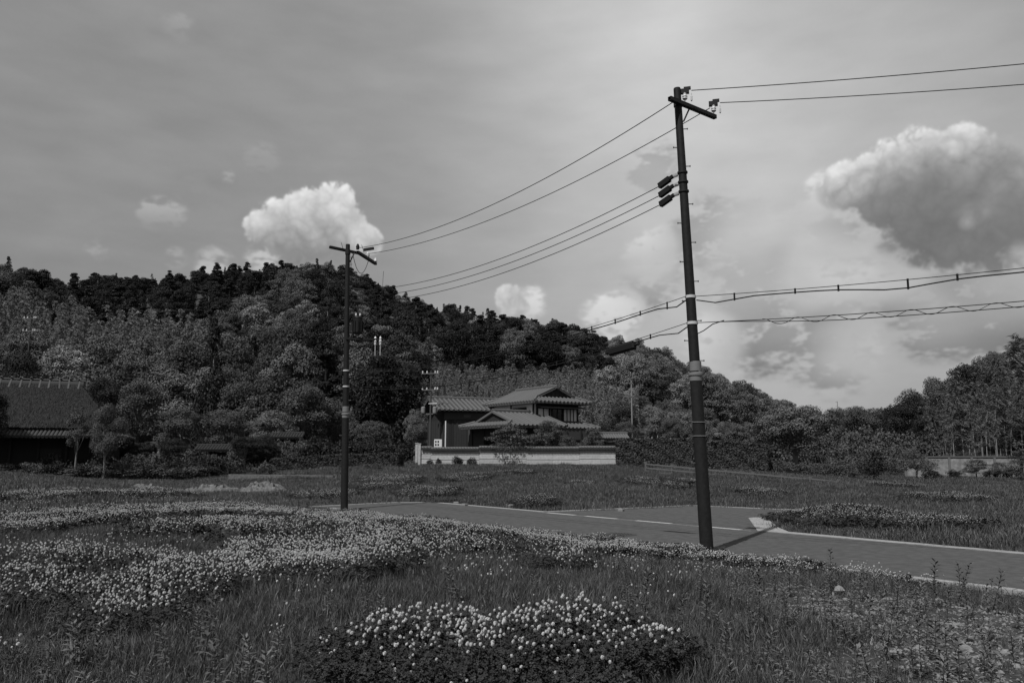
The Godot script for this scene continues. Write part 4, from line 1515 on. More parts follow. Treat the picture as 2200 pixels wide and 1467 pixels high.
func make_poles() -> void:
	var paint := grain("brown_painted_steel", 0.017, 0.3, 0.8, 0.6)
	var black := mat("black_rubber", 0.012, 0.6)
	var china := mat("glazed_porcelain", 0.55, 0.2, 0.5)
	var steel := mat("steel_band", 0.22, 0.5, 0.5)
	var arm_m := mat("dark_arm", 0.02, 0.6)
	# --- the pole at the edge of the lane
	var base := Vector3(4.2, 0.0, -17.6)
	var top := Vector3(-0.34, 10.56, 0.0)
	var p := thing("utility_pole", base)
	tag(p, "tall dark utility pole with crossarm standing at the lane edge, black covers on three wires", "utility pole")
	var at := func(y: float) -> Vector3: return Vector3(top.x * y / top.y, y, 0)
	pole_body(p, top, 3.92, 0.138, 0.083, paint)
	var a0 := Vector3(3.61, 10.16, -17.39) - base + Vector3(0, 0, 0.11)
	var a1 := Vector3(4.92, 10.16, -18.42) - base + Vector3(0, 0, 0.11)
	hollow_arm(p, a0, a1, 0.095, arm_m)
	var g := Geo.new()
	plank(g, at.call(9.72) + Vector3(0.09, 0, 0.05), a0.lerp(a1, 0.42) + Vector3(0, -0.05, 0), 0.035, 0.02)
	part("brace", g, arm_m, p)
	band(p, at.call(10.1), 0.09, 0.12, arm_m)
	insulator(p, a0.lerp(a1, 0.33) + Vector3(0, 0.13, 0), china, black, Vector3(0.97, 0, 0.25))
	insulator(p, a0.lerp(a1, 0.97) + Vector3(0, 0.13, 0), china, black, Vector3(0.97, 0, 0.25))
	var left := thing("utility_pole", Vector3(-6.39, 0.0, -30.9))
	var ltop := Vector3(-0.16, 10.37, 0.0)
	var lat := func(y: float) -> Vector3: return Vector3(ltop.x * y / ltop.y, y, 0)
	var lb := left.position
	# covers of the three stacked wires
	var span_dir := (lb - base).normalized()
	var starts := []
	for k in 3:
		var y := 8.50 - k * 0.225
		var c: Vector3 = at.call(y)
		var o := span_dir * 0.11
		band(p, at.call(y - 0.02), 0.103 + k * 0.002, 0.05, arm_m)
		g = Geo.new()
		for q in 3: g.lathe(c + o + span_dir * (0.05 + q * 0.035), [[0.014, 0.0], [0.05, 0.008], [0.014, 0.02]], 9, span_dir)
		g.tube([c + span_dir * 0.08, c + o + span_dir * 0.18], [0.012, 0.012], 6)
		part("insulator", g, china, p)
		g = Geo.new()
		var s0 := c + o + span_dir * 0.17
		var s1 := s0 + span_dir * 0.42 + Vector3(0, -0.13, 0)
		plank(g, s0 + Vector3(0, 0.0, 0), s0.lerp(s1, 0.4), 0.07, 0.07)
		plank(g, s0.lerp(s1, 0.25), s1, 0.10, 0.13)
		part("wire_cover", g, black, p)
		starts.append(base + s1)
	for y in [5.56, 4.96]:
		band(p, at.call(y), lerpf(0.138, 0.083, y / 10.56), 0.07, mat("bright_band", 0.5, 0.4, 0.5))
	for y in [2.48, 2.78]:
		band(p, at.call(y), lerpf(0.138, 0.083, y / 10.56) * 1.12, 0.015, steel)
	# --- the pole further along, with its transformer
	tag(left, "dark utility pole with transformer and slanting crossarm beyond the clover bank", "utility pole")
	pole_body(left, ltop, 3.7, 0.135, 0.085, paint)
	var l0 := aloft(708, 534, 30.6) - lb
	var l1 := aloft(772, 541, 31.6) - lb
	hollow_arm(left, l0, l1, 0.10, arm_m)
	var l2 := aloft(768, 539, 31.4) - lb
	var l3 := aloft(807, 569, 33.4) - lb
	hollow_arm(left, l2, l3, 0.11, arm_m)
	g = Geo.new()
	plank(g, lat.call(8.9) + Vector3(0.08, 0, 0.0) + Vector3(0, 0.75, 0), l0.lerp(l1, 0.85), 0.04, 0.02)
	part("brace", g, arm_m, left)
	band(left, lat.call(9.95), 0.09, 0.2, arm_m)
	for q in [l2.lerp(l3, 0.0), l2.lerp(l3, 0.55), l2.lerp(l3, 0.98)]:
		g = Geo.new()
		g.lathe(q + Vector3(0, 0.05, 0), [[0.02, 0.0], [0.07, 0.02], [0.06, 0.07], [0.08, 0.1], [0.05, 0.2], [0.03, 0.24]], 10)
		part("insulator", g, china if q != l2 else black, left)
	g = Geo.new()
	var lp := []
	for k in 13:
		var t := k / 12.0
		lp.append(l0.lerp(l1, 0.75).lerp(l2.lerp(l3, 0.6), t) - Vector3(0, 0.75 * 4.0 * t * (1.0 - t), 0))
	g.tube(lp, [0.012], 5)
	part("jumper_wire", g, black, left)
	for x in [0.45, 1.15]:
		g = Geo.new()
		g.tube([l0.lerp(l1, x) + Vector3(0, 0.02, 0), l0.lerp(l1, x) + Vector3(-0.1, 0.32, 0)], [0.012, 0.008], 5)
		part("stay_rod", g, arm_m, left)
	# stack of insulators on its far side
	for k in 4:
		g = Geo.new()
		var c: Vector3 = lat.call(8.55 - k * 0.24) + Vector3(0.17, 0, 0)
		g.lathe(c, [[0.03, 0.0], [0.055, 0.03], [0.03, 0.05], [0.05, 0.08], [0.03, 0.12]], 9)
		plank(g, c + Vector3(-0.12, 0.03, 0), c + Vector3(0.5 - k * 0.03, -0.02, 0.0), 0.05, 0.06)
		part("insulator", g, arm_m, left)
	# transformer
	g = Geo.new()
	g.lathe(lat.call(6.78) + Vector3(0.43, 0, 0), [[0.17, 0.0], [0.19, 0.03], [0.19, 0.58], [0.20, 0.6], [0.19, 0.64], [0.08, 0.68]], 18)
	for k in 10:
		var a := TAU * k / 10.0
		g.box(lat.call(7.05) + Vector3(0.43 + cos(a) * 0.2, 0, sin(a) * 0.2), Vector3(0.05, 0.42, 0.012), Basis(Vector3.UP, -a))
	part("transformer", g, mat("transformer_paint", 0.014, 0.5), left)
	for x in [0.36, 0.52]:
		g = Geo.new()
		g.lathe(lat.call(7.46) + Vector3(x, 0, 0.02), [[0.03, 0.0], [0.045, 0.03], [0.03, 0.05], [0.04, 0.08], [0.015, 0.12]], 9)
		part("bushing", g, china, left)
	g = Geo.new()
	plank(g, lat.call(6.95) + Vector3(0.1, 0, 0), lat.call(6.95) + Vector3(0.26, 0, 0), 0.08, 0.3)
	part("hanger", g, arm_m, left)
	# side arm with two fuse cutouts
	hollow_arm(left, lat.call(6.62) + Vector3(0.0, 0, 0.1), lat.call(6.5) + Vector3(1.32, 0, -0.2), 0.08, arm_m)
	for x in [1.1, 1.3]:
		g = Geo.new()
		g.lathe(lat.call(6.42) + Vector3(x, 0, -0.15), [[0.012, -0.5], [0.014, -0.1], [0.04, -0.08], [0.045, -0.02], [0.03, 0.0], [0.05, 0.04], [0.045, 0.12], [0.03, 0.15], [0.05, 0.19], [0.02, 0.26]], 10)
		part("fuse_cutout", g, china, left)
	g = Geo.new()
	g.tube([lat.call(9.4) + Vector3(1.2, 0.2, -1.4), lat.call(6.9) + Vector3(1.25, 0, -0.3)], [0.008, 0.008], 5)
	g.tube([lat.call(9.9) + Vector3(0.13, 0, 0), lat.call(7.5) + Vector3(0.16, 0, 0)], [0.012, 0.012], 5)
	part("drop_wire", g, black, left)
	for y in [5.28, 4.66]:
		band(left, lat.call(y), lerpf(0.135, 0.085, y / 10.37), 0.06, mat("bright_band", 0.5))
	g = Geo.new()
	g.box(lat.call(5.22) + Vector3(-0.2, -0.02, 0.05), Vector3(0.16, 0.2, 0.12), Basis(), 0.02)
	part("junction_box", g, black, left)
	# --- wires
	var up_l := "thin overhead wire between the two dark poles, strung at the crossarms"
	wire("overhead_wire", base + a0.lerp(a1, 0.12) + Vector3(0, 0.0, 0), lb + l2 + Vector3(0, 0.12, 0), 0.62, 0.011, up_l, "upper wires between the dark poles")
	wire("overhead_wire", base + a0.lerp(a1, 0.93) + Vector3(-0.05, 0.2, 0), lb + l2.lerp(l3, 0.5) + Vector3(0, 0.18, 0), 0.62, 0.011, up_l, "upper wires between the dark poles")
	g = Geo.new()
	var wc := lb + l2.lerp(l3, 0.42) + Vector3(0.2, 0.2, 0.3)
	plank(g, wc - Vector3(0.2, 0.0, -0.1), wc + Vector3(0.22, 0.04, 0.2), 0.09, 0.1)
	tag(top_mesh("wire_sleeve", g, black), "black sleeve on the overhead wire beside the transformer pole", "wire sleeve")
	for k in 3:
		wire("overhead_wire", starts[k], lb + lat.call(8.50 - k * 0.24) + Vector3(0.5, 0, 0), 0.55, 0.010, "thin middle wire running from a black cover to the transformer pole", "middle wires between the dark poles")
	var rt := "thin overhead wire leaving the tall pole's crossarm away from the transformer pole"
	wire("overhead_wire", base + a0.lerp(a1, 0.33) + Vector3(0.15, 0.34, 0.03), Vector3(31.0, 11.3, -10.8), 0.55, 0.011, rt, "upper wires beyond the tall pole")
	wire("overhead_wire", base + a0.lerp(a1, 0.97) + Vector3(0.15, 0.34, 0.03), Vector3(31.0, 11.0, -11.9), 0.55, 0.011, rt, "upper wires beyond the tall pole")
	# power cable lashed under a messenger wire, both ways
	var hp: Vector3 = base + at.call(5.6)
	var hl: Vector3 = lb + lat.call(5.3)
	lashed(hp + Vector3(-0.11, 0, 0.05), hl + Vector3(0.12, 0, 0), 0.42, "lashed pair of cables sagging from the tall pole to the transformer pole", 21, 0.014)
	lashed(hp + Vector3(0.12, 0, 0.05), Vector3(26.0, 7.0, -4.2), 0.62, "lashed pair of cables leaving the tall pole over the lane", 24, 0.014)
	# telephone cable: messenger with a spiral hanger
	var tp: Vector3 = base + at.call(5.0)
	var tl: Vector3 = lb + lat.call(4.7)
	var tel := lashed(tp + Vector3(-0.11, 0, 0.05), tl + Vector3(0.12, 0, 0), 0.5, "telephone cable with a black splice case sagging between the dark poles", 15, 0.013)
	var q0 := along(tp, tl, 0.5, 0.085)
	var q1 := along(tp, tl, 0.5, 0.165)
	var box_at := (q0 + q1) * 0.5 + Vector3(-0.05, -0.12, 0.1)
	var cd := (q1 - q0).normalized()
	g = Geo.new()
	var bs := cd.cross(Vector3.UP).normalized()
	g.box(box_at, Vector3(0.16, 0.2, 0.86), Basis(bs, bs.cross(cd), -cd), 0.035)
	g.tube([box_at - cd * 0.55, box_at + cd * 0.55], [0.035, 0.035], 8)
	tag(top_mesh("splice_case", g, black), "black cable splice case hanging from the telephone line near the tall pole", "splice case")
	spiral(tp + Vector3(0.12, 0, 0.05), Vector3(26.0, 6.35, -4.2), 0.62)
	# --- small far poles
	var grey_pole := grain("pale_concrete_pole", 0.24, 0.25, 1.0, 0.8)
	far_pole(925, 82.5, 797, 0.13, mat("weathered_pole", 0.06, 0.8), "weathered pole with insulators and transformers beside the barn", true)
	far_pole(1357, 98.0, 818, 0.10, grey_pole, "slender pale concrete pole above the trees behind the hedge", false)
	far_pole(687, 118.0, 769, 0.13, grey_pole, "pale concrete pole with two crossarms in the trees below the hill", true)
	far_pole(51, 104.0, 680, 0.12, mat("weathered_pole", 0.06), "dark pole half hidden in the bamboo behind the thatched house", true)
	far_pole(1799, 330.0, 862, 0.2, grey_pole, "tiny pole on the skyline of the far ridge", false)
	var w1 := aloft(54, 698, 104.0)
	var w2 := aloft(690, 778, 118.0)
	for k in 2:
		wire("overhead_wire", w1 + Vector3(0, -k * 1.6, 0), w2 + Vector3(0, -k * 1.0, 0), 1.2, 0.02, "thin dark wire crossing in front of the bamboo hillside", "wires before the bamboo hillside")

func lashed(a: Vector3, b: Vector3, sag: float, label: String, clips: int, thick: float) -> Node3D:
	var o := thing("overhead_cable", a)
	tag(o, label, "cable")
	var m := mat("cable_sheath", 0.015, 0.7)
	var g := Geo.new()
	var pts := []
	var low := []
	for k in 61:
		var t := k / 60.0
		var p := along(a, b, sag, t) - a
		pts.append(p)
		var drop := 0.07 + 0.005 * sin(t * 57.0) + 0.10 * exp(-pow((t - 0.02) / 0.015, 2.0)) + (0.10 * exp(-pow((t - 0.16) / 0.03, 2.0)) if b.x > a.x else 0.0)
		low.append(p - Vector3(0, drop, 0))
	g.tube(pts, [0.008], 5)
	part("messenger_wire", g, m, o)
	g = Geo.new()
	g.tube(low, [thick], 6)
	part("cable", g, m, o)
	for k in range(1, clips):
		var t := float(k) / clips
		var i := int(t * 60)
		g = Geo.new()
		plank(g, pts[i] + Vector3(0, 0.02, 0), low[i] - Vector3(0, thick + 0.015, 0), 0.03, 0.03)
		part("clip", g, m, o)
	return o

func spiral(a: Vector3, b: Vector3, sag: float) -> void:
	var o := thing("overhead_cable", a)
	tag(o, "telephone cable with a wavy spiral hanger leaving the tall pole over the lane", "cable")
	var m := mat("cable_sheath", 0.015)
	var up := []
	var low := []
	var wave := []
	var dir := (b - a).normalized()
	var side := dir.cross(Vector3.UP).normalized()
	for k in 61:
		var t := k / 60.0
		var p := along(a, b, sag, t) - a
		up.append(p)
		low.append(p - Vector3(0, 0.10 * smoothstep(0.01, 0.12, t), 0))
	for k in 620:
		var t := 0.055 + 0.945 * k / 619.0
		var p := along(a, b, sag, t) - a
		var ph := t * 26.0 / 0.72 * TAU
		wave.append(p + Vector3(0, -0.05 + 0.06 * cos(ph), 0) + side * 0.06 * sin(ph))
	var g := Geo.new()
	g.tube(up, [0.009], 5)
	part("messenger_wire", g, m, o)
	g = Geo.new()
	g.tube(low, [0.009], 5)
	part("cable", g, m, o)
	g = Geo.new()
	g.tube(wave, [0.007], 4)
	part("spiral_hanger", g, m, o)
	g = Geo.new()
	g.tube([Vector3(-0.02, -0.25, 0), Vector3(0.12, -0.18, 0.02), Vector3(0.3, -0.05, 0.1), Vector3(0.5, 0.0, 0.3)], [0.012], 6)
	part("lead_in", g, m, o)

func far_pole(px: float, d: float, top: float, rad: float, m: Material, label: String, dressed: bool) -> void:
	var p := spot(px, d)
	var o := thing("utility_pole", p)
	tag(o, label, "utility pole")
	var h := EYE + d * steepness(top) - p.y
	var g := Geo.new()
	g.tube([Vector3(0, -0.5, 0), Vector3(0.02, h, 0)], [rad, rad * 0.65], 10)
	part("shaft", g, m, o)
	var arm := mat("dull_galvanised", 0.14, 0.6, 0.4)
	var china := mat("glazed_porcelain", 0.55)
	for k in 2:
		g = Geo.new()
		var y := h - 0.3 - k * 1.7
		plank(g, Vector3(-0.9, y, 0.15), Vector3(0.75 if dressed else 0.2, y + 0.05, 0.05), 0.09, 0.09)
		part("crossarm", g, arm, o)
		if not dressed: continue
		for x in [-0.85, -0.4, 0.45, 0.7]:
			g = Geo.new()
			g.lathe(Vector3(x, y + 0.05, 0.1), [[0.05, 0.0], [0.09, 0.03], [0.06, 0.12], [0.09, 0.16], [0.03, 0.25]], 8)
			part("insulator", g, china, o)
	if dressed and px > 800.0:
		for x in [-0.75, 0.45]:
			g = Geo.new()
			g.lathe(Vector3(x, h - 4.4, 0.1), [[0.2, 0.0], [0.22, 0.1], [0.22, 0.6], [0.15, 0.68]], 12)
			part("transformer", g, mat("pale_tank", 0.2, 0.5), o)
		g = Geo.new()
		plank(g, Vector3(-1.2, h - 4.45, 0.0), Vector3(0.7, h - 4.45, 0.0), 0.1, 0.1)
		part("bracket", g, arm, o)
		g = Geo.new()
		plank(g, Vector3(-0.2, h - 3.4, 0.1), Vector3(0.7, h - 3.35, 0.1), 0.08, 0.08)
		part("crossarm", g, mat("white_enamel", 0.62), o)

# ---------------------------------------------------------------- trees one can tell apart, shrubs, hedges
func hedge(called: String, pts: Array, wide: float, tall: float, tone: float, size: float, label: String, cnt: int) -> void:
	var r := RandomNumberGenerator.new()
	r.seed = called.hash() + cnt
	var at: Vector3 = pts[0]
	var o := thing(called, at)
	tag(o, label, "hedge")
	var g := Geo.new()
	for i in pts.size() - 1:
		var a: Vector3 = pts[i] - at
		var b: Vector3 = pts[i + 1] - at
		var len := a.distance_to(b)
		var dir := (b - a) / len
		var side := dir.cross(Vector3.UP).normalized()
		for k in cnt / (pts.size() - 1):
			var u := r.randf() * len
			var face := r.randf()
			var roll := 0.06 * sin(u * 2.3) + 0.05 * sin(u * 5.1 + 1.0)
			var q: Vector3
			var nn: Vector3
			if face < 0.30:
				q = side * r.randf_range(-0.5, 0.5) * wide + Vector3(0, tall + roll - absf(r.randfn(0.0, 0.09)), 0)
				nn = Vector3.UP
			else:
				var w := 1.0 if face < 0.72 else -1.0
				var y := r.randf_range(0.03, 1.0) * tall
				q = side * w * (wide * 0.5 - absf(r.randfn(0.0, 0.13)) + roll * 0.7 + 0.05 * sin(y * 6.0 + u * 3.0)) + Vector3(0, y, 0)
				nn = side * w + Vector3(0, 0.35, 0)
			nn = (nn.normalized() + ball_dir(r) * 0.95).normalized()
			var e := nn.cross(ball_dir(r)).normalized()
			var z := size * r.randf_range(0.6, 1.3)
			g.leaf(a + dir * u + q, e * z * 0.5, nn.cross(e) * z * 0.3, tone * r.randf_range(0.7, 1.35))
		var last := i == pts.size() - 2
		for k in cnt / 14:
			if i > 0 and not last: break
			var endp := b if last else a
			var nn := ((dir if last else -dir) + ball_dir(r) * 0.9).normalized()
			var e := nn.cross(ball_dir(r)).normalized()
			g.leaf(endp + side * r.randf_range(-0.5, 0.5) * wide + Vector3(0, r.randf_range(0.05, 1.0) * tall, 0) + dir * r.randf_range(-0.12, 0.12), e * size * 0.5, nn.cross(e) * size * 0.3, tone * r.randf_range(0.7, 1.35))
	part("foliage", g, mat("leaf", 1.0), o)

func make_trees() -> void:
	for k in 2:
		grow_kind("near_light_%d" % k, "cauliflower", 0.12, 22000, 0.17, 700 + k)
		grow_kind("near_mid_%d" % k, "round", 0.075, 21000, 0.165, 710 + k)
		grow_kind("near_dark_%d" % k, "round", 0.026, 20000, 0.17, 720 + k)
		grow_kind("shrub_%d" % k, "shrub", 0.07, 1500, 0.13, 730 + k)
		grow_kind("dark_shrub_%d" % k, "shrub", 0.024, 1500, 0.14, 740 + k)
		grow_kind("layered_%d" % k, "layered", 0.08, 8000, 0.12, 750 + k)
		grow_kind("droop_%d" % k, "droop", 0.035, 5200, 0.24, 760 + k)
	grow_kind("cedar_0", "cone", 0.022, 6000, 0.28, 770)
	grow_kind("open_0", "open", 0.075, 5500, 0.24, 771)
	grow_kind("cypress_0", "cone", 0.024, 1800, 0.42, 772)
	# hill foot, one after another
	for t in [
		["near_light_0", 415, 96, 772, 175, "big pale crowned tree at the hill foot behind the thatched house"],
		["near_mid_0", 300, 86, 800, 130, "rounded tree just behind the thatched roof's hip"],
		["near_dark_0", 215, 76, 795, 110, "dark dense tree close behind the thatched roof ridge end"],
		["near_mid_1", 520, 92, 800, 130, "rounded tree beside the big pale crowned tree"],
		["near_mid_0", 655, 84, 812, 150, "tall full tree close behind the transformer pole's shaft"],
		["near_light_1", 585, 80, 868, 120, "pale tree above the small garden store roof"],
		["near_mid_1", 395, 76, 858, 120, "shaggy tree between thatched house and roofed gate"],
		["near_mid_0", 480, 78, 868, 120, "leafy tree rising behind the small roofed gate"],
		["near_dark_1", 560, 70, 930, 100, "dark low tree in front of the garden store"],
		["open_0", 862, 104, 738, 120, "domed open tree with visible limbs above the barn pole"],
		["droop_0", 818, 92, 826, 80, "dark drooping conifer between transformer pole and barn"],
		["droop_1", 860, 90, 822, 80, "dark drooping conifer close behind the barn's gable end"],
		["droop_0", 785, 94, 838, 75, "dark drooping conifer beside the transformer pole"],
		["near_light_0", 893, 79, 868, 58, "small dense pale tree against the barn's gable end"],
		["near_mid_1", 800, 76, 892, 95, "loose tree before the drooping conifers"],
		["near_mid_0", 720, 88, 850, 100, "mid grey tree half hidden by the transformer pole"],
		["cedar_0", 455, 92, 655, 84, "single dark conical cedar standing out before the bamboo hillside"],
		["open_0", 172, 62, 858, 60, "thin airy tree in front of the thatched roof"],
		["near_mid_1", 232, 60, 846, 78, "leafy tree hiding the tip of the thatched house's skirt eave"],
		["near_dark_0", 40, 75, 735, 120, "dark tree rising behind the thatched roof at its ridge"],
		["near_dark_1", -20, 60, 800, 100, "dark tree at the open end of the thatched house"],
		["near_light_1", 1705, 67, 858, 190, "broad pale leafed tree at the end of the long hedge"],
		["near_mid_1", 1560, 96, 892, 70, "rounded tree behind the long hedge near the broad pale tree"],
		["near_dark_0", 1640, 92, 895, 70, "dark tree behind the broad pale leafed tree"],
		["near_mid_0", 1440, 90, 890, 62, "rounded tree behind the stone lantern"],
		["near_dark_1", 1290, 88, 902, 50, "dark tree behind the small garden gate"],
		["near_mid_1", 1345, 92, 895, 58, "rounded tree behind the slender pale pole"],
		["near_mid_0", 1845, 92, 862, 110, "shaggy tree below the gap in the skyline"],
		["near_dark_1", 1790, 100, 872, 90, "dark tree beyond the broad pale leafed tree"],
		["near_dark_0", 1900, 100, 866, 90, "dark tree at the edge of the bamboo slope"],
		["near_dark_1", 1950, 86, 830, 110, "dark spreading tree where the bamboo slope begins"],
		["near_mid_1", 2010, 88, 790, 110, "tree in the middle of the bamboo slope's edge"],
		["near_dark_0", 2080, 88, 768, 120, "dark tree near the top of the bamboo slope"],
		["near_mid_0", 2140, 86, 742, 110, "tall tree beside the highest bamboo plume"],
		["near_dark_1", 2230, 84, 735, 130, "dark tree behind the end of the concrete wall"],
		["near_dark_0", 2000, 76, 880, 110, "dark tree close behind the concrete wall's start"],
		["near_dark_1", 2190, 72, 905, 100, "low dark tree behind the concrete wall posts"],
		["layered_0", 1960, 57, 965, 95, "bent small tree in front of the concrete wall's start"],
		["layered_1", 2087, 58, 986, 64, "little round garden tree before the concrete wall"],
		["layered_0", 2137, 59, 990, 50, "second little garden tree before the concrete wall"],
		["layered_1", 2200, 56, 962, 100, "dark spreading garden tree before the concrete wall's end"],
		["layered_0", 1098, 71.25, 908, 112, "bushy maple overhanging the white garden wall"],
		["layered_1", 1178, 72, 902, 80, "pale branched garden tree before the upper windows"],
		["layered_0", 1222, 71.5, 930, 70, "low garden tree behind the white wall under the skirt roof"],
		["layered_1", 1275, 72.5, 918, 60, "garden tree beside the small garden gate"],
		["layered_0", 1140, 72.2, 928, 64, "low garden tree under the lower farmhouse eave"],
	]:
		plant_at(t[0], "maple_tree" if t[0].begins_with("layered") else ("conifer_tree" if t[0].begins_with("droop") else ("cedar_tree" if t[0].begins_with("cedar") else "broadleaf_tree")), t[1], t[2], t[3], t[4], t[5])
	for t in [[955, 824], [990, 820], [1008, 814], [1025, 826], [1038, 838], [1050, 836], [1117, 828], [1104, 840], [1190, 836], [1204, 828], [940, 838], [970, 845]]:
		plant_at("cypress_0", "cypress_tree", t[0], 108.0 + fmod(t[0] * 0.37, 4.0), t[1], 19, "small dark conical cypress on the pale slope above the barn roof", "little cypresses above the roofs")
	# shrubs
	var r := RandomNumberGenerator.new()
	r.seed = 91
	for k in 46:
		var px := -60.0 + k * 11.6
		var front := k % 2 == 0
		var d := (61.0 if front else 65.0) + r.randf_range(-1.0, 1.0)
		plant_at(("shrub_%d" if r.randf() < 0.6 else "dark_shrub_%d") % (k % 2), "wild_shrub", px, d, (992.0 if front else 968.0) + r.randf_range(-12, 12), r.randf_range(60, 95), "wild shrub in the thicket before the thatched house", "shrubs before the thatched house", "shrub")
	for t in [[440, 66.5, 962], [470, 66.0, 966], [505, 66.5, 962], [600, 71, 930], [625, 70.5, 938], [650, 71, 932]]:
		plant_at("shrub_%d" % (t[0] % 2), "wild_shrub", t[0], t[1], t[2], 62, "leafy shrub crowding a small dark garden roof", "shrubs by the garden roofs", "shrub")
	for t in [[1700, 64, 985], [1740, 63, 990], [1775, 64, 985], [1810, 63, 988], [1840, 66, 980], [1660, 66, 978], [1905, 66, 975], [1790, 70, 975], [1830, 70, 968]]:
		plant_at("shrub_%d" % (t[0] % 2), "wild_shrub", t[0], t[1], t[2], 66, "low shrub between the broad pale tree and the bamboo slope", "shrubs below the bamboo slope", "shrub")
	for t in [[1990, 60, 1000], [2040, 60.5, 1004], [2118, 60, 1002], [2165, 59, 990]]:
		plant_at("dark_shrub_%d" % (t[0] % 2), "wild_shrub", t[0], t[1], t[2], 48, "low dark shrub in front of the stained concrete wall", "shrubs before the concrete wall", "shrub")
	plant_at("dark_shrub_0", "clipped_bush", 1868, 59, 968, 78, "rounded glossy dark bush standing alone at the field edge", "", "bush")
	plant_at("shrub_1", "wild_shrub", 575, 58, 990, 70, "leafy shrub growing over the low concrete edge", "", "shrub")
	plant_at("shrub_0", "wild_shrub", 805, 62, 992, 60, "loose shrub at the end of the low hedge", "", "shrub")
	for t in [[985, 71.2, 974, 34], [1015, 71.2, 977, 26], [945, 71.8, 980, 18], [925, 72.0, 983, 18]]:
		plant_at("dark_shrub_%d" % (t[0] % 2), "wild_shrub", t[0], t[1], t[2], t[3], "wild shrub growing at the foot of the white garden wall", "shrubs at the garden wall", "shrub")
	for t in [[40, 975], [150, 970], [300, 975], [380, 965], [530, 960], [250, 985]]:
		plant_at("near_dark_0", "broadleaf_tree", t[0], 68.0, t[1] - 30, 80, "squat dark tree in the thicket before the thatched house", "squat trees in the thicket")
	for t in [[1650, 80, 930], [1690, 78, 925], [1730, 84, 915], [1765, 80, 925], [1795, 86, 905], [1825, 80, 915], [1855, 84, 905], [1885, 80, 910], [1915, 78, 915], [1945, 76, 920], [1975, 74, 925], [1810, 76, 940], [1870, 75, 938], [1930, 72, 940]]:
		plant_at(("shrub_%d" if t[0] % 3 else "dark_shrub_%d") % (t[0] % 2), "wild_shrub", t[0], t[1], t[2], 95, "tall thick shrub filling the gap before the bamboo slope", "tall shrubs before the bamboo slope", "shrub")
	for t in [[640, 72, 930], [680, 72, 925], [715, 73, 930], [750, 72, 925], [790, 74, 930], [830, 74, 935], [540, 71, 940], [505, 72, 930], [440, 72, 925], [600, 76, 925], [870, 76, 945]]:
		plant_at("dark_shrub_%d" % (t[0] % 2), "wild_shrub", t[0], t[1], t[2], 85, "tall dark shrub in the thicket behind the low hedge", "tall shrubs behind the low hedge", "shrub")
	# hedges
	hedge("clipped_hedge", [spot(1326, 68.5), spot(1480, 67.0), spot(1642, 65.5)], 1.7, 2.35, 0.058, 0.17, "long clipped hedge joining the white garden wall", 34000)
	hedge("low_hedge", [spot(596, 68.0), spot(730, 67.0), spot(862, 66.0)], 1.4, 1.15, 0.045, 0.17, "low clipped hedge in front of the garden store and drooping conifers", 20000)
	# bamboo on the near slope
	var grove := thing("bamboo_grove", Vector3.ZERO)
	tag(grove, "dense dark bamboo grove on the slope behind the concrete wall", "bamboo", "", "stuff")
	for k in 4:
		bamboo_kind("slope_bamboo_%d" % k, 0.10, 640 + k, 0.5)
		var xf := []
		var tn := []
		for q in 95:
			var px := 1915.0 + 520.0 * sqrt(r.randf())
			var d := r.randf_range(70.0, 104.0)
			var p := spot(px, d)
			var s := r.randf_range(0.6, 0.85) * lerpf(0.55, 1.0, clampf((px - 1915.0) / 260.0, 0.0, 1.0))
			xf.append(Transform3D(Basis(Vector3.UP, r.randf() * TAU).scaled(Vector3(s, s, s)), p))
			tn.append(r.randf_range(0.75, 1.2))
		many("foliage", kinds["slope_bamboo_%d" % k].all, xf, tn, grove)
	for k in 7:
		var px := 2040.0 + k * 24.0 + r.randf_range(-4, 4)
		plant("slope_bamboo_%d" % (k % 4), "bamboo_stalk", spot(px, 68.5 + r.randf_range(-0.5, 1.5)), r.randf_range(8.0, 10.0), 3.0, "bare lower bamboo culm standing just behind the concrete wall", "bamboo culms behind the concrete wall", "bamboo")
	plant_at("bamboo_2", "bamboo_stalk", 2172, 80.0, 700, 100, "tallest pale bamboo plume rising above the slope", "", "bamboo")

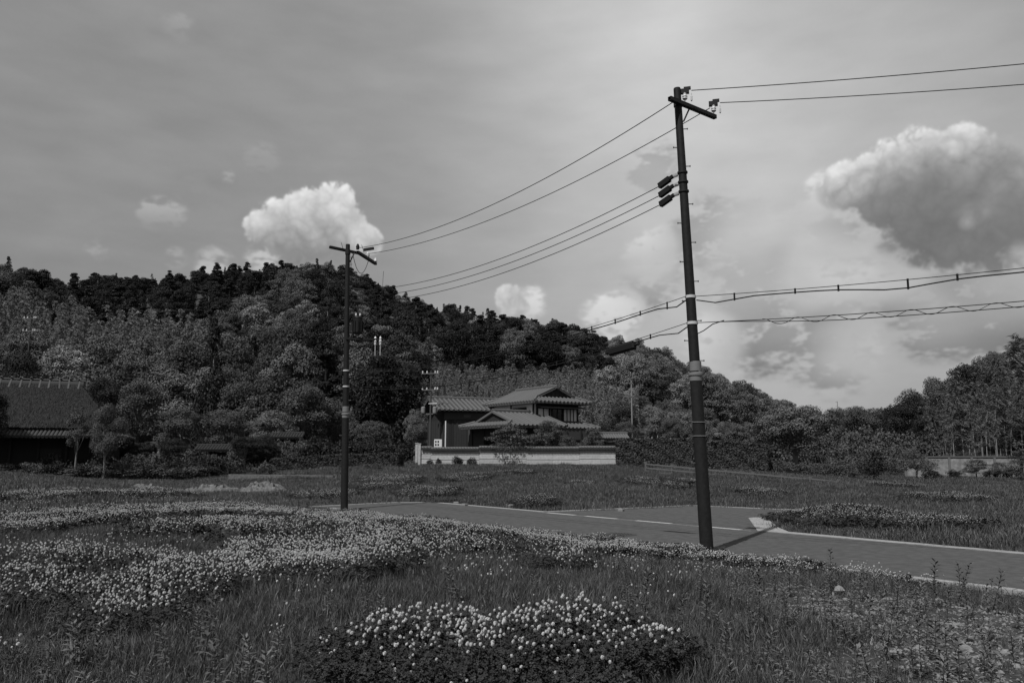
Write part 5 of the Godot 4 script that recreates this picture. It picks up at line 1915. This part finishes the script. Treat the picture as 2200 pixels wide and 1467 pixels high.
# ---------------------------------------------------------------- meadow
const CLOVER := [[-15.17,-27.68,3.47,3.32],[-13.85,-30.70,1.38,5.04],[-9.39,-18.80,2.52,3.22],[-7.53,-22.18,1.98,3.78],[-9.31,-15.88,0.96,1.78],[-5.75,-23.57,2.52,6.21],[-3.64,-22.90,1.76,4.92],[-5.82,-15.49,1.25,1.87],[-1.15,-20.20,2.02,3.72],[-3.98,-14.78,1.68,1.54],[-1.57,-14.25,1.71,2.15],[-2.61,-11.63,1.60,1.15],[-3.35,-9.97,1.23,0.91],[-3.83,-8.90,0.85,0.88],[-3.62,-7.87,0.56,0.39],[-3.25,-10.70,0.98,0.88],[-1.97,-10.32,0.74,0.90],[-5.72,-9.76,0.60,0.60],[-5.03,-8.86,0.60,0.66],[-6.39,-11.31,0.91,0.73],[-5.26,-11.08,0.86,0.60],[1.29,-17.36,1.23,2.46],[2.62,-16.93,1.32,1.77],[3.74,-16.41,0.89,1.09],[4.75,-15.47,0.86,0.77],[-2.6,-24.6,1.8,1.6],[0.2,-21.4,1.7,1.4],[2.0,-18.9,1.6,1.3],[3.3,-17.3,1.1,1.0],[5.4,-15.0,0.8,0.6],[0.64,-11.35,0.40,0.6],[7.02,-14.2,0.8,0.9],[6.28,-14.5,0.4,0.6],[-3.97,-6.52,0.14,0.18],[-1.95,-6.82,0.08,0.15],[0.96,-33.75,0.94,1.6],[9.6,-25.8,1.3,1.7],[9.9,-24.0,1.6,1.3],[11.2,-22.9,1.3,1.2],[12.2,-22.6,1.0,1.2],[-4.69,-40.88,1.20,2.94],[-7.55,-50.65,2.09,4.03],[-9.16,-39.90,1.67,2.90],[-7.22,-44.89,1.59,2.09],[7.69,-47.81,1.13,2.61],[8.89,-44.18,0.79,1.72],[12.26,-39.55,1.09,1.93],[18.95,-35.23,1.75,2.53],[22.39,-47.64,1.23,2.28],[4.12,-47.75,0.84,1.49],[10.61,-48.50,1.02,1.52],[-3.34,-41.52,0.61,2.64],[0.00,-58.24,1.70,2.64],[-3.02,-52.58,1.84,2.56]]
const CLUMP := Vector3(-0.1, 0.0, -6.15)     # middle of the big clump before the camera

func clover_cover(x: float, z: float) -> float:      # 0 none, 1 full
	var best := 0.0
	var edge := rough_noise.get_noise_2d(x * 40.0, z * 40.0) * 0.5
	for c in CLOVER:
		var dx: float = (x - c[0]) / c[2]
		var dz: float = (z - c[1]) / c[3]
		var q := 1.0 - dx * dx - dz * dz
		if q > best: best = q
	return smoothstep(0.0, 0.45, best + edge * minf(1.0, best * 4.0 + 0.15))

func blades(g: Geo, r: RandomNumberGenerator, half: float, n: int, h0: float, h1: float, wide: float, tone: float) -> void:
	for k in n:
		var p := Vector3(r.randf_range(-half, half), -0.02, r.randf_range(-half, half))
		var h := r.randf_range(h0, h1)
		var a := r.randf() * TAU
		var lean := Vector3(cos(a), 0, sin(a)) * h * r.randf_range(0.1, 0.65)
		var side := Vector3(-sin(a), 0, cos(a)).rotated(Vector3.UP, r.randf_range(-0.8, 0.8)) * wide * r.randf_range(0.6, 1.3) * 0.5
		var t := tone * r.randf_range(0.5, 1.2) * (1.9 if r.randf() < 0.12 else 1.0)
		var mid := p + Vector3(0, h * 0.6, 0) + lean * 0.35
		var tip := p + Vector3(0, h * r.randf_range(0.85, 1.0), 0) + lean
		g.tone = t
		g.tri(p - side, p + side, mid + side * 0.8)
		g.tri(p - side, mid + side * 0.8, mid - side * 0.8)
		g.tri(mid - side * 0.8, mid + side * 0.8, tip)

func stand(x: float, z: float, yaw: float, s: float, tall := 1.0) -> Transform3D:
	var y := land(x, z)
	var nx := (land(x + 0.3, z) - y) / 0.3
	var nz := (land(x, z + 0.3) - y) / 0.3
	var up := Vector3(-nx, 1.0, -nz).normalized()
	var b := Basis(Vector3.UP, yaw)
	var f := b.z - up * b.z.dot(up)
	f = f.normalized()
	return Transform3D(Basis(up.cross(f) * s, up * s * tall, f * s), Vector3(x, y, z))

func head_mesh(seed_: int, tone: float) -> ArrayMesh:      # a clover head: rings of small florets round a ball
	var r := RandomNumberGenerator.new()
	r.seed = seed_
	var g := Geo.new()
	g.tone = 0.09
	g.tube([Vector3(0, -0.16, 0), Vector3(0.004, -0.08, 0), Vector3(0, 0, 0)], [0.0016], 3, false)
	for ring in 5:
		var el := lerpf(-0.75, 1.35, ring / 4.0)
		var cnt: int = [7, 10, 10, 8, 4][ring]
		for k in cnt:
			var a := TAU * (k + 0.5 * (ring % 2)) / cnt + r.randf_range(-0.15, 0.15)
			var d := Vector3(cos(a) * cos(el), sin(el), sin(a) * cos(el))
			var p := Vector3(0, 0.004, 0) + d * 0.0085
			var up := (Vector3.UP - d * d.y * 0.6).normalized() if absf(d.y) < 0.95 else Vector3(cos(a), 0, sin(a))
			var s := d.cross(up).normalized()
			var shade := tone * r.randf_range(0.8, 1.1)
			g.leaf(p + d * 0.002, (d * 0.5 + up * 0.6) * 0.0055, s * 0.0032, shade)
			g.leaf(p, d * 0.006, (s + up * 0.4).normalized() * 0.003, shade * 0.92)
	g.tone = tone * 0.75
	var k0 := g.v.size()
	g.lathe(Vector3(0, -0.004, 0), [[0.001, -0.004], [0.007, -0.001], [0.009, 0.006], [0.007, 0.013], [0.001, 0.017]], 7)
	return g.mesh(mat("clover_bloom", 1.0, 0.75, 0.2))

func leaf_patch(seed_: int, half: float, n: int, size: float, tone: float, tall: float) -> ArrayMesh:
	var r := RandomNumberGenerator.new()
	r.seed = seed_
	var g := Geo.new()
	for k in n:
		var p := Vector3(r.randf_range(-half, half), r.randf_range(0.35, 1.0) * tall, r.randf_range(-half, half))
		var nn := (Vector3.UP + ball_dir(r) * 0.6).normalized()
		var a0 := r.randf() * TAU
		var t := tone * r.randf_range(0.7, 1.3)
		var s := size * r.randf_range(0.7, 1.3)
		for q in 3:
			var u := nn.cross(Vector3(cos(a0 + q * TAU / 3.0), 0.1, sin(a0 + q * TAU / 3.0))).normalized()
			var w := nn.cross(u)
			g.leaf(p + u * s * 0.55, u * s * 0.5, w * s * 0.42, t)
	for k in n / 5:
		g.tone = tone * 0.8
		var p := Vector3(r.randf_range(-half, half), 0, r.randf_range(-half, half))
		var q := p + Vector3(r.randf_range(-0.03, 0.03), tall * 0.8, r.randf_range(-0.03, 0.03))
		g.tri(p - Vector3(0.002, 0, 0), p + Vector3(0.002, 0, 0), q)
	return g.mesh(mat("clover_leaf", 1.0, 0.7, 0.2))

func weed_kind(seed_: int, tall: float, tone: float) -> Array:
	var r := RandomNumberGenerator.new()
	r.seed = seed_
	var stem := Geo.new()
	var leaf := Geo.new()
	var bend := Vector3(r.randf_range(-0.06, 0.06), 0, r.randf_range(-0.06, 0.06))
	stem.tube([Vector3(0, -0.03, 0), Vector3(0, tall * 0.5, 0) + bend * 0.4, Vector3(0, tall, 0) + bend], [0.0045, 0.0035, 0.0015], 5, false)
	var n := int(tall * 85)
	for k in n:
		var t := lerpf(0.06, 1.0, pow(float(k) / n, 0.85))
		var a := k * 2.4 + r.randf_range(-0.3, 0.3)
		var p := Vector3(0, tall * t, 0) + bend * t * t
		var len := lerpf(0.13, 0.07, t) * r.randf_range(0.7, 1.25)
		var rise := lerpf(0.1, 0.7, t)
		var out := Vector3(cos(a), rise, sin(a)).normalized()
		var side := Vector3(-sin(a), 0, cos(a)) * len * 0.15
		var mid := p + out * len * 0.55
		var tip := p + out * len - Vector3(0, len * lerpf(0.35, 0.05, t), 0)
		leaf.tone = tone * r.randf_range(0.7, 1.3)
		leaf.tri(p, mid + side, mid - side)
		leaf.tri(mid + side, tip, mid - side)
	return [stem.mesh(mat("weed_stem", 0.045, 0.8)), leaf.mesh(mat("weed_leaf", 1.0, 0.65, 0.25))]

func stone_mesh(seed_: int) -> ArrayMesh:
	var r := RandomNumberGenerator.new()
	r.seed = seed_
	var g := Geo.new()
	var ring := []
	for j in 5:
		var row := []
		var el := lerpf(-PI / 2, PI / 2, j / 4.0)
		for k in 7:
			var a := TAU * k / 7.0
			var q := r.randf_range(0.75, 1.15)
			row.append(Vector3(cos(a) * cos(el) * q, sin(el) * 0.62 * (q if j > 0 and j < 4 else 1.0), sin(a) * cos(el) * q * 0.8))
		ring.append(row)
	for j in 4:
		for k in 7:
			g.quad(ring[j][k], ring[j + 1][k], ring[j + 1][(k + 1) % 7], ring[j][(k + 1) % 7], ring[j][k] + ring[j + 1][(k + 1) % 7])
	return g.mesh(grain("field_stone", 0.21, 0.35, 3.0, 0.95))

func stony(x: float, z: float) -> float:          # how bare and stony the verge is
	var q := smoothstep(1.2, 3.6, x + rough_noise.get_noise_2d(x * 20.0, z * 20.0) * 1.6) * smoothstep(-12.5, -9.5, z) * smoothstep(1.2, 3.0, lane_side(x, z))
	return q

func make_meadow() -> void:
	var r := RandomNumberGenerator.new()
	r.seed = 4321
	# grass ------------------------------------------------------------
	var grass := thing("meadow_grass", Vector3.ZERO)
	tag(grass, "knee high rough grass covering the verge and the field", "grass", "", "stuff")
	var blade := mat("grass_blade", 1.0, 0.45, 0.4)
	blade.backlight = Color(0.2, 0.2, 0.2)
	var near := []
	var far := []
	for k in 4:
		var g := Geo.new()
		var rr := RandomNumberGenerator.new()
		rr.seed = 900 + k
		blades(g, rr, 0.3, 240, 0.05, 0.23, 0.0048, 0.066)
		near.append(g.mesh(blade))
		g = Geo.new()
		blades(g, rr, 0.75, 330, 0.08, 0.27, 0.015, 0.074)
		far.append(g.mesh(blade))
	var lots := [[], [], [], []]
	var tn := [[], [], [], []]
	var d := 3.6
	while d < 19.0:
		var x := -0.78 * d - 1.2
		while x < 0.78 * d + 1.2:
			var px := x + r.randf_range(-0.2, 0.2)
			var pz := -d + r.randf_range(-0.2, 0.2)
			x += 0.26
			var s := lane_side(px, pz)
			if s < 0.12: continue
			var bare := stony(px, pz)
			if r.randf() < bare * 0.93: continue
			var cl := clover_cover(px, pz)
			if r.randf() < cl * 0.75: continue
			if Vector2((px - CLUMP.x) / 1.25, (pz - CLUMP.z) / 0.95).length() < 0.9: continue
			var k := r.randi() % 4
			var tuft := rough_noise.get_noise_2d(px * 25.0 + 300.0, pz * 25.0)
			lots[k].append(stand(px, pz, r.randf() * TAU, r.randf_range(0.75, 1.15), (0.85 + tuft * 0.6) * lerpf(1.0, 0.6, bare) * lerpf(0.6 + 0.6 * tuft, 1.0, smoothstep(0.2, 3.5, s))))
			tn[k].append(r.randf_range(0.8, 1.2) * (1.0 + 0.35 * tuft))
		d += 0.26
	for k in 4: many("near_grass", near[k], lots[k], tn[k], grass)
	print("near grass ", lots[0].size() * 4)
	lots = [[], [], [], []]
	tn = [[], [], [], []]
	d = 16.0
	while d < 92.0:
		var step := 0.62 if d < 50.0 else 0.85
		var x := -0.78 * d
		while x < 0.78 * d:
			var px := x + r.randf_range(-0.5, 0.5) * step
			var pz := -d + r.randf_range(-0.5, 0.5) * step
			x += step
			if on_lane(Vector2(px, pz), 0.75): continue
			if lane_side(px, pz) > 0.0 and d < 19.0: continue
			if Vector2(px - 8.0, pz + 25.3).length() < 1.5: continue
			var cl := clover_cover(px, pz)
			if r.randf() < cl * 0.6: continue
			var tuft := rough_noise.get_noise_2d(px * 9.0 + 300.0, pz * 9.0)
			if r.randf() < smoothstep(0.25, 0.5, tuft) * 0.35: continue
			var k := r.randi() % 4
			lots[k].append(stand(px, pz, r.randf() * TAU, r.randf_range(0.75, 1.15), (0.85 + tuft * 0.7) * (1.25 if d > 66.0 else 1.0)))
			tn[k].append(r.randf_range(0.78, 1.2) * (1.0 + 0.45 * tuft))
		d += step
	for k in 4: many("field_grass", far[k], lots[k], tn[k], grass)
	print("far grass ", lots[0].size() * 4)
	# clover -----------------------------------------------------------
	var cover := thing("clover_carpet", Vector3.ZERO)
	tag(cover, "drifts of white clover in bloom across the verge and field", "clover", "", "stuff")
	var green := [leaf_patch(50, 0.28, 150, 0.022, 0.04, 0.17), leaf_patch(51, 0.28, 150, 0.022, 0.04, 0.17)]
	var coarse := [leaf_patch(52, 0.45, 150, 0.04, 0.04, 0.18)]
	var heads := [head_mesh(60, 0.72), head_mesh(61, 0.8), head_mesh(62, 0.6)]
	var gx := [[], []]
	var cx := []
	var hx := [[], [], []]
	for c in CLOVER:
		var dist := Vector2(c[0], c[1]).length()
		var area: float = PI * c[2] * c[3] * 1.3
		var dense := 460.0 if dist < 13.0 else (330.0 if dist < 24.0 else 220.0)
		for k in int(area * dense * 0.9):
			var x: float = c[0] + r.randf_range(-1.15, 1.15) * c[2]
			var z: float = c[1] + r.randf_range(-1.15, 1.15) * c[3]
			if on_lane(Vector2(x, z), 0.15): continue
			var cl := clover_cover(x, z)
			var drift := rough_noise.get_noise_2d(x * 45.0, z * 45.0 + 700.0)
			if r.randf() > cl * (0.42 + 0.9 * maxf(0.0, drift + 0.15)): continue
			var s := r.randf_range(0.5, 1.05)
			var edge := lerpf(0.62 + 0.7 * rough_noise.get_noise_2d(x * 22.0, z * 22.0 + 40.0), 1.0, smoothstep(0.0, 4.5, lane_side(x, z))) if lane_side(x, z) > 0.0 else 1.0
			var y := land(x, z) + r.randf_range(0.15, 0.28) * (0.75 + 0.4 * cl) * edge
			var tip := Basis(Vector3(r.randf_range(-1, 1), 0, r.randf_range(-1, 1)).normalized(), r.randf_range(0.0, 0.4)) * Basis(Vector3.UP, r.randf() * TAU)
			hx[r.randi() % 3].append(Transform3D(tip.scaled(Vector3(s, s, s)), Vector3(x, y, z)))
		for k in int(area * (26.0 if dist < 14.0 else 11.0)):
			var x: float = c[0] + r.randf_range(-1.1, 1.1) * c[2]
			var z: float = c[1] + r.randf_range(-1.1, 1.1) * c[3]
			if on_lane(Vector2(x, z), 0.2): continue
			if r.randf() > clover_cover(x, z) * 1.2: continue
			var edge := lerpf(0.62 + 0.7 * rough_noise.get_noise_2d(x * 22.0, z * 22.0 + 40.0), 1.0, smoothstep(0.0, 4.5, lane_side(x, z))) if lane_side(x, z) > 0.0 else 1.0
			var xf := stand(x, z, r.randf() * TAU, r.randf_range(0.85, 1.15), r.randf_range(0.9, 1.35) * edge)
			if dist < 14.0: gx[k % 2].append(xf)
			else: cx.append(xf)
	# single heads strewn between the drifts
	for k in 26000:
		var z := -sqrt(r.randf_range(40.0, 900.0))
		var x := r.randf_range(-0.72, 0.35) * -z
		if lane_side(x, z) < 0.3 or stony(x, z) > 0.2: continue
		var thin := smoothstep(-0.15, 0.5, rough_noise.get_noise_2d(x * 13.0 + 90.0, z * 13.0)) * smoothstep(-7.0, -11.0, z)
		if r.randf() > thin * 0.8: continue
		var s := r.randf_range(0.5, 1.0)
		hx[r.randi() % 3].append(Transform3D(Basis(Vector3(r.randf_range(-1, 1), 0, r.randf_range(-1, 1)).normalized(), r.randf_range(0.0, 0.5)).scaled(Vector3(s, s, s)), Vector3(x, land(x, z) + r.randf_range(0.14, 0.25) * lerpf(0.4, 1.0, smoothstep(0.0, 4.5, lane_side(x, z))), z)))
	for k in 3: many("blossoms", heads[k], hx[k], [], cover)
	for k in 2: many("leaves", green[k], gx[k], [], cover)
	many("leaves", coarse[0], cx, [], cover)
	print("clover heads ", hx[0].size() * 3)
	# the big clump before the camera ------------------------------------
	var clump := thing("clover_clump", Vector3(CLUMP.x, land(CLUMP.x, CLUMP.z), CLUMP.z))
	tag(clump, "big domed clump of blooming white clover with dark leaves below", "clover clump")
	var base_y := clump.position.y
	var lx := [[], []]
	var extra := []
	var cnt := 0
	for k in 520:
		var a := r.randf() * TAU
		var q := sqrt(r.randf())
		var dx := cos(a) * q * 1.3
		var dz := sin(a) * q * 1.0
		var lump := clump_top(dx, dz)
		if k < 430:
			lx[k % 2].append(Transform3D(Basis(Vector3.UP, r.randf() * TAU).scaled(Vector3(0.8, 1.0, 0.8)), Vector3(dx, land(CLUMP.x + dx, CLUMP.z + dz) - base_y + lump * r.randf_range(0.2, 0.72), dz)))
	for k in 2: many("leaves", green[k], lx[k], [], clump).set_meta("kind", "stuff")
	var tries := 0
	while cnt < 760 and tries < 8000:
		tries += 1
		var a := r.randf() * TAU
		var q := pow(r.randf(), 0.55)
		var dx := cos(a) * q * 1.33
		var dz := sin(a) * q * 1.02
		if dz > 0.15 and r.randf() < smoothstep(0.1, 0.8, dz) * 0.65: continue
		var y := land(CLUMP.x + dx, CLUMP.z + dz) - base_y + clump_top(dx, dz) + r.randf_range(0.05, 0.17)
		var s := r.randf_range(0.68, 1.12)
		var tip := Basis(Vector3(r.randf_range(-1, 1), 0, r.randf_range(-1, 1)).normalized(), r.randf_range(0.0, 0.45)) * Basis(Vector3.UP, r.randf() * TAU)
		var xf := Transform3D(tip.scaled(Vector3(s, s, s)), Vector3(dx, y, dz))
		if cnt < 300:
			var f := part_mesh("flower_head", heads[r.randi() % 2], clump)
			f.transform = xf
		else: extra.append(xf)
		cnt += 1
	many("blossoms", heads[0], extra, [], clump).set_meta("kind", "stuff")
	# tall weeds ----------------------------------------------------------
	var weeds := []
	for k in 5: weeds.append(weed_kind(800 + k, [0.36, 0.46, 0.58, 0.30, 0.42][k], [0.09, 0.11, 0.075, 0.12, 0.095][k]))
	var rest := [[], [], [], [], []]
	var spots := []
	for k in 420:
		var z := -r.randf_range(4.6, 13.0)
		var x := r.randf_range(-0.1, 0.72) * -z + 0.6
		if lane_side(x, z) < 0.5 or r.randf() > smoothstep(0.0, 5.0, lane_side(x, z)) + 0.12: continue
		if Vector2((x - CLUMP.x) / 1.35, (z - CLUMP.z) / 1.05).length() < 1.0: continue
		var p := smoothstep(0.6, 3.2, x) * 0.8 + 0.12
		if r.randf() > p: continue
		if clover_cover(x, z) > 0.5 and r.randf() < 0.7: continue
		spots.append([-z, x, z])
	for k in 60:
		var z := -r.randf_range(5.0, 9.0)
		var x := r.randf_range(-0.65, 0.0) * -z
		if Vector2((x - CLUMP.x) / 1.35, (z - CLUMP.z) / 1.05).length() > 1.0: spots.append([-z, x, z])
	spots.sort_custom(func(p, q): return p[0] < q[0])
	var shown := 0
	for s in spots:
		var k := r.randi() % 5
		var xf := Transform3D(Basis(Vector3(r.randf_range(-1, 1), 0, r.randf_range(-1, 1)).normalized(), r.randf_range(0.0, 0.35)) * Basis(Vector3.UP, r.randf() * TAU).scaled(Vector3.ONE * r.randf_range(0.5, 0.95)), Vector3(s[1], land(s[1], s[2]), s[2]))
		if shown < 280:
			shown += 1
			var o := thing("weed_stalk", xf.origin)
			o.transform = xf
			part_mesh("stem", weeds[k][0], o)
			part_mesh("leaves", weeds[k][1], o)
			tag(o, "upright narrow leafed weed stalk on the stony verge", "weed", "weed stalks on the verge")
		else: rest[k].append(xf)
	var wild := thing("wild_weeds", Vector3.ZERO)
	tag(wild, "further narrow leafed weeds along the lane edge", "weeds", "", "stuff")
	for k in 5:
		many("stems", weeds[k][0], rest[k], [], wild)
		many("leaves", weeds[k][1], rest[k], [], wild)
	print("weeds ", spots.size())
	# stones ---------------------------------------------------------------
	var stones := []
	for k in 4: stones.append(stone_mesh(840 + k))
	var gravel := thing("gravel", Vector3.ZERO)
	tag(gravel, "pale gravel and small stones showing on the verge", "gravel", "", "stuff")
	var sx := [[], [], [], []]
	for k in 60000:
		var z := -r.randf_range(4.0, 14.0)
		var x := r.randf_range(-0.35, 0.78) * -z
		if lane_side(x, z) < 0.3: continue
		var b := stony(x, z)
		if r.randf() > b * (0.45 + 1.2 * maxf(0.0, rough_noise.get_noise_2d(x * 60.0, z * 60.0))) + 0.01: continue
		var s := 0.006 * pow(r.randf_range(0.05, 1.0), -0.55)
		sx[r.randi() % 4].append(Transform3D(Basis(Vector3.UP, r.randf() * TAU) * Basis(Vector3.RIGHT, r.randf_range(-0.3, 0.3)).scaled(Vector3(s, s, s)), Vector3(x, land(x, z) + s * 0.2, z)))
	for k in 4: many("pebbles", stones[k], sx[k], [], gravel)
	for k in 90:
		var z := -r.randf_range(4.8, 11.5)
		var x := r.randf_range(0.15, 0.68) * -z
		if lane_side(x, z) < 0.8 or stony(x, z) < 0.4: continue
		var s := r.randf_range(0.025, 0.055)
		var o := MeshInstance3D.new()
		o.mesh = stones[k % 4]
		o.name = numbered("stone")
		add_child(o)
		o.transform = Transform3D(Basis(Vector3.UP, r.randf() * TAU).scaled(Vector3(s, s, s)), Vector3(x, land(x, z) + s * 0.25, z))
		tag(o, "pale fist sized stone lying in the gravel of the verge", "stone", "stones on the verge")
	# rubble by the far end of the lane
	var rk := MeshInstance3D.new()
	rk.mesh = stones[1]
	rk.name = "rock"
	add_child(rk)
	rk.transform = Transform3D(Basis(Vector3.UP, 1.0).scaled(Vector3(0.10, 0.10, 0.10)), Vector3(4.28, land(4.28, -10.76) + 0.04, -10.76))
	tag(rk, "pale rounded rock among the weeds near the lane", "rock")
	var bare_soil := grain("bare_pale_soil", 0.16, 0.6, 0.8, 0.95, 0.8)
	for q in [[-13.4, -43.5, 1.5, 0.50, "pale heap of bare earth in the field by the lane's end"], [-16.3, -43.8, 1.9, 0.36, "lower pale heap of earth in the middle of three"], [-19.4, -43.0, 1.4, 0.3, "small pale heap of earth closest to the thatched house"]]:
		var g := Geo.new()
		var c0 := Vector2(q[0], q[1])
		var lift := func(x: float, z: float) -> Vector3:
			var e: float = Vector2((x - c0.x) / q[2], (z - c0.y) / (q[2] * 0.8)).length()
			var n := rough_noise.get_noise_2d(x * 60.0, z * 60.0) + 0.6 * rough_noise.get_noise_2d(x * 190.0, z * 190.0)
			return Vector3(x, land(x, z) - 0.05 + q[3] * maxf(0.0, 1.0 - e * e) * (1.0 + 0.9 * n), z)
		for a in 22:
			for b in 22:
				var x0: float = c0.x + (a / 11.0 - 1.0) * q[2]
				var x1: float = c0.x + ((a + 1) / 11.0 - 1.0) * q[2]
				var z0: float = c0.y + (b / 11.0 - 1.0) * q[2] * 0.8
				var z1: float = c0.y + ((b + 1) / 11.0 - 1.0) * q[2] * 0.8
				g.tone = r.randf_range(0.75, 1.2)
				g.quad(lift.call(x0, z0), lift.call(x1, z0), lift.call(x1, z1), lift.call(x0, z1), Vector3.UP)
		tag(top_mesh("earth_heap", g, bare_soil), q[4], "earth heap")
	for q in [[982, 1082], [1000, 1086], [1099, 1088], [1330, 1098]]:
		var dd := EYE / -steepness(q[1])
		var p := spot(q[0], dd)
		var o := MeshInstance3D.new()
		var g := Geo.new()
		g.box(Vector3.ZERO, Vector3(0.22, 0.2, 0.2), Basis(Vector3.UP, q[0]), 0.02)
		o.mesh = g.mesh(mats["field_stone"])
		o.name = numbered("marker_stone")
		add_child(o)
		o.position = p + Vector3(0, 0.05, 0)
		tag(o, "small pale block set in the grass along the lane's kerb", "marker stone", "marker stones along the lane")

func clump_top(dx: float, dz: float) -> float:
	var q := 1.0 - pow(dx / 1.4, 2.0) - pow(dz / 1.12, 2.0)
	return maxf(0.05, 0.27 * sqrt(maxf(q, 0.0)) + 0.05 * sin(dx * 5.0 + dz * 3.0))

func _ready() -> void:
	rng.seed = 20240
	rough_noise.seed = 3
	rough_noise.frequency = 0.03
	# camera
	var cam := Camera3D.new()
	cam.name = "camera"
	add_child(cam)
	cam.position = Vector3(0, EYE, 0)
	cam.rotation_degrees = Vector3(PITCH, 0, 0)
	cam.fov = rad_to_deg(2.0 * atan(733.5 / FOCAL))
	cam.near = 0.1
	cam.far = 4000.0
	# sky, sun and exposure
	var env := Environment.new()
	env.background_mode = Environment.BG_SKY
	var pano := PanoramaSkyMaterial.new()
	pano.panorama = ImageTexture.create_from_image(make_sky())
	pano.energy_multiplier = 1.0 / 0.75
	env.sky = Sky.new()
	env.sky.sky_material = pano
	env.tonemap_mode = Environment.TONE_MAPPER_LINEAR
	env.tonemap_exposure = 0.75
	env.sdfgi_enabled = true
	env.ssao_enabled = true
	env.ssil_enabled = true
	var around := WorldEnvironment.new()
	around.name = "environment"
	around.environment = env
	add_child(around)
	var sun := DirectionalLight3D.new()
	sun.name = "sun"
	sun.light_energy = 1.6
	sun.light_angular_distance = 0.5
	sun.light_color = Color(1.0, 1.0, 1.0)
	sun.shadow_enabled = true
	add_child(sun)
	var e := deg_to_rad(53.0)
	sun.look_at_from_position(Vector3.ZERO, Vector3(0.53 * cos(e), -sin(e), -0.848 * cos(e)))
	# setting
	make_ground()
	make_lane()
	make_forest()
	make_house()
	make_barn()
	make_walls()
	make_thatched_house()
	make_poles()
	make_trees()
	make_meadow()
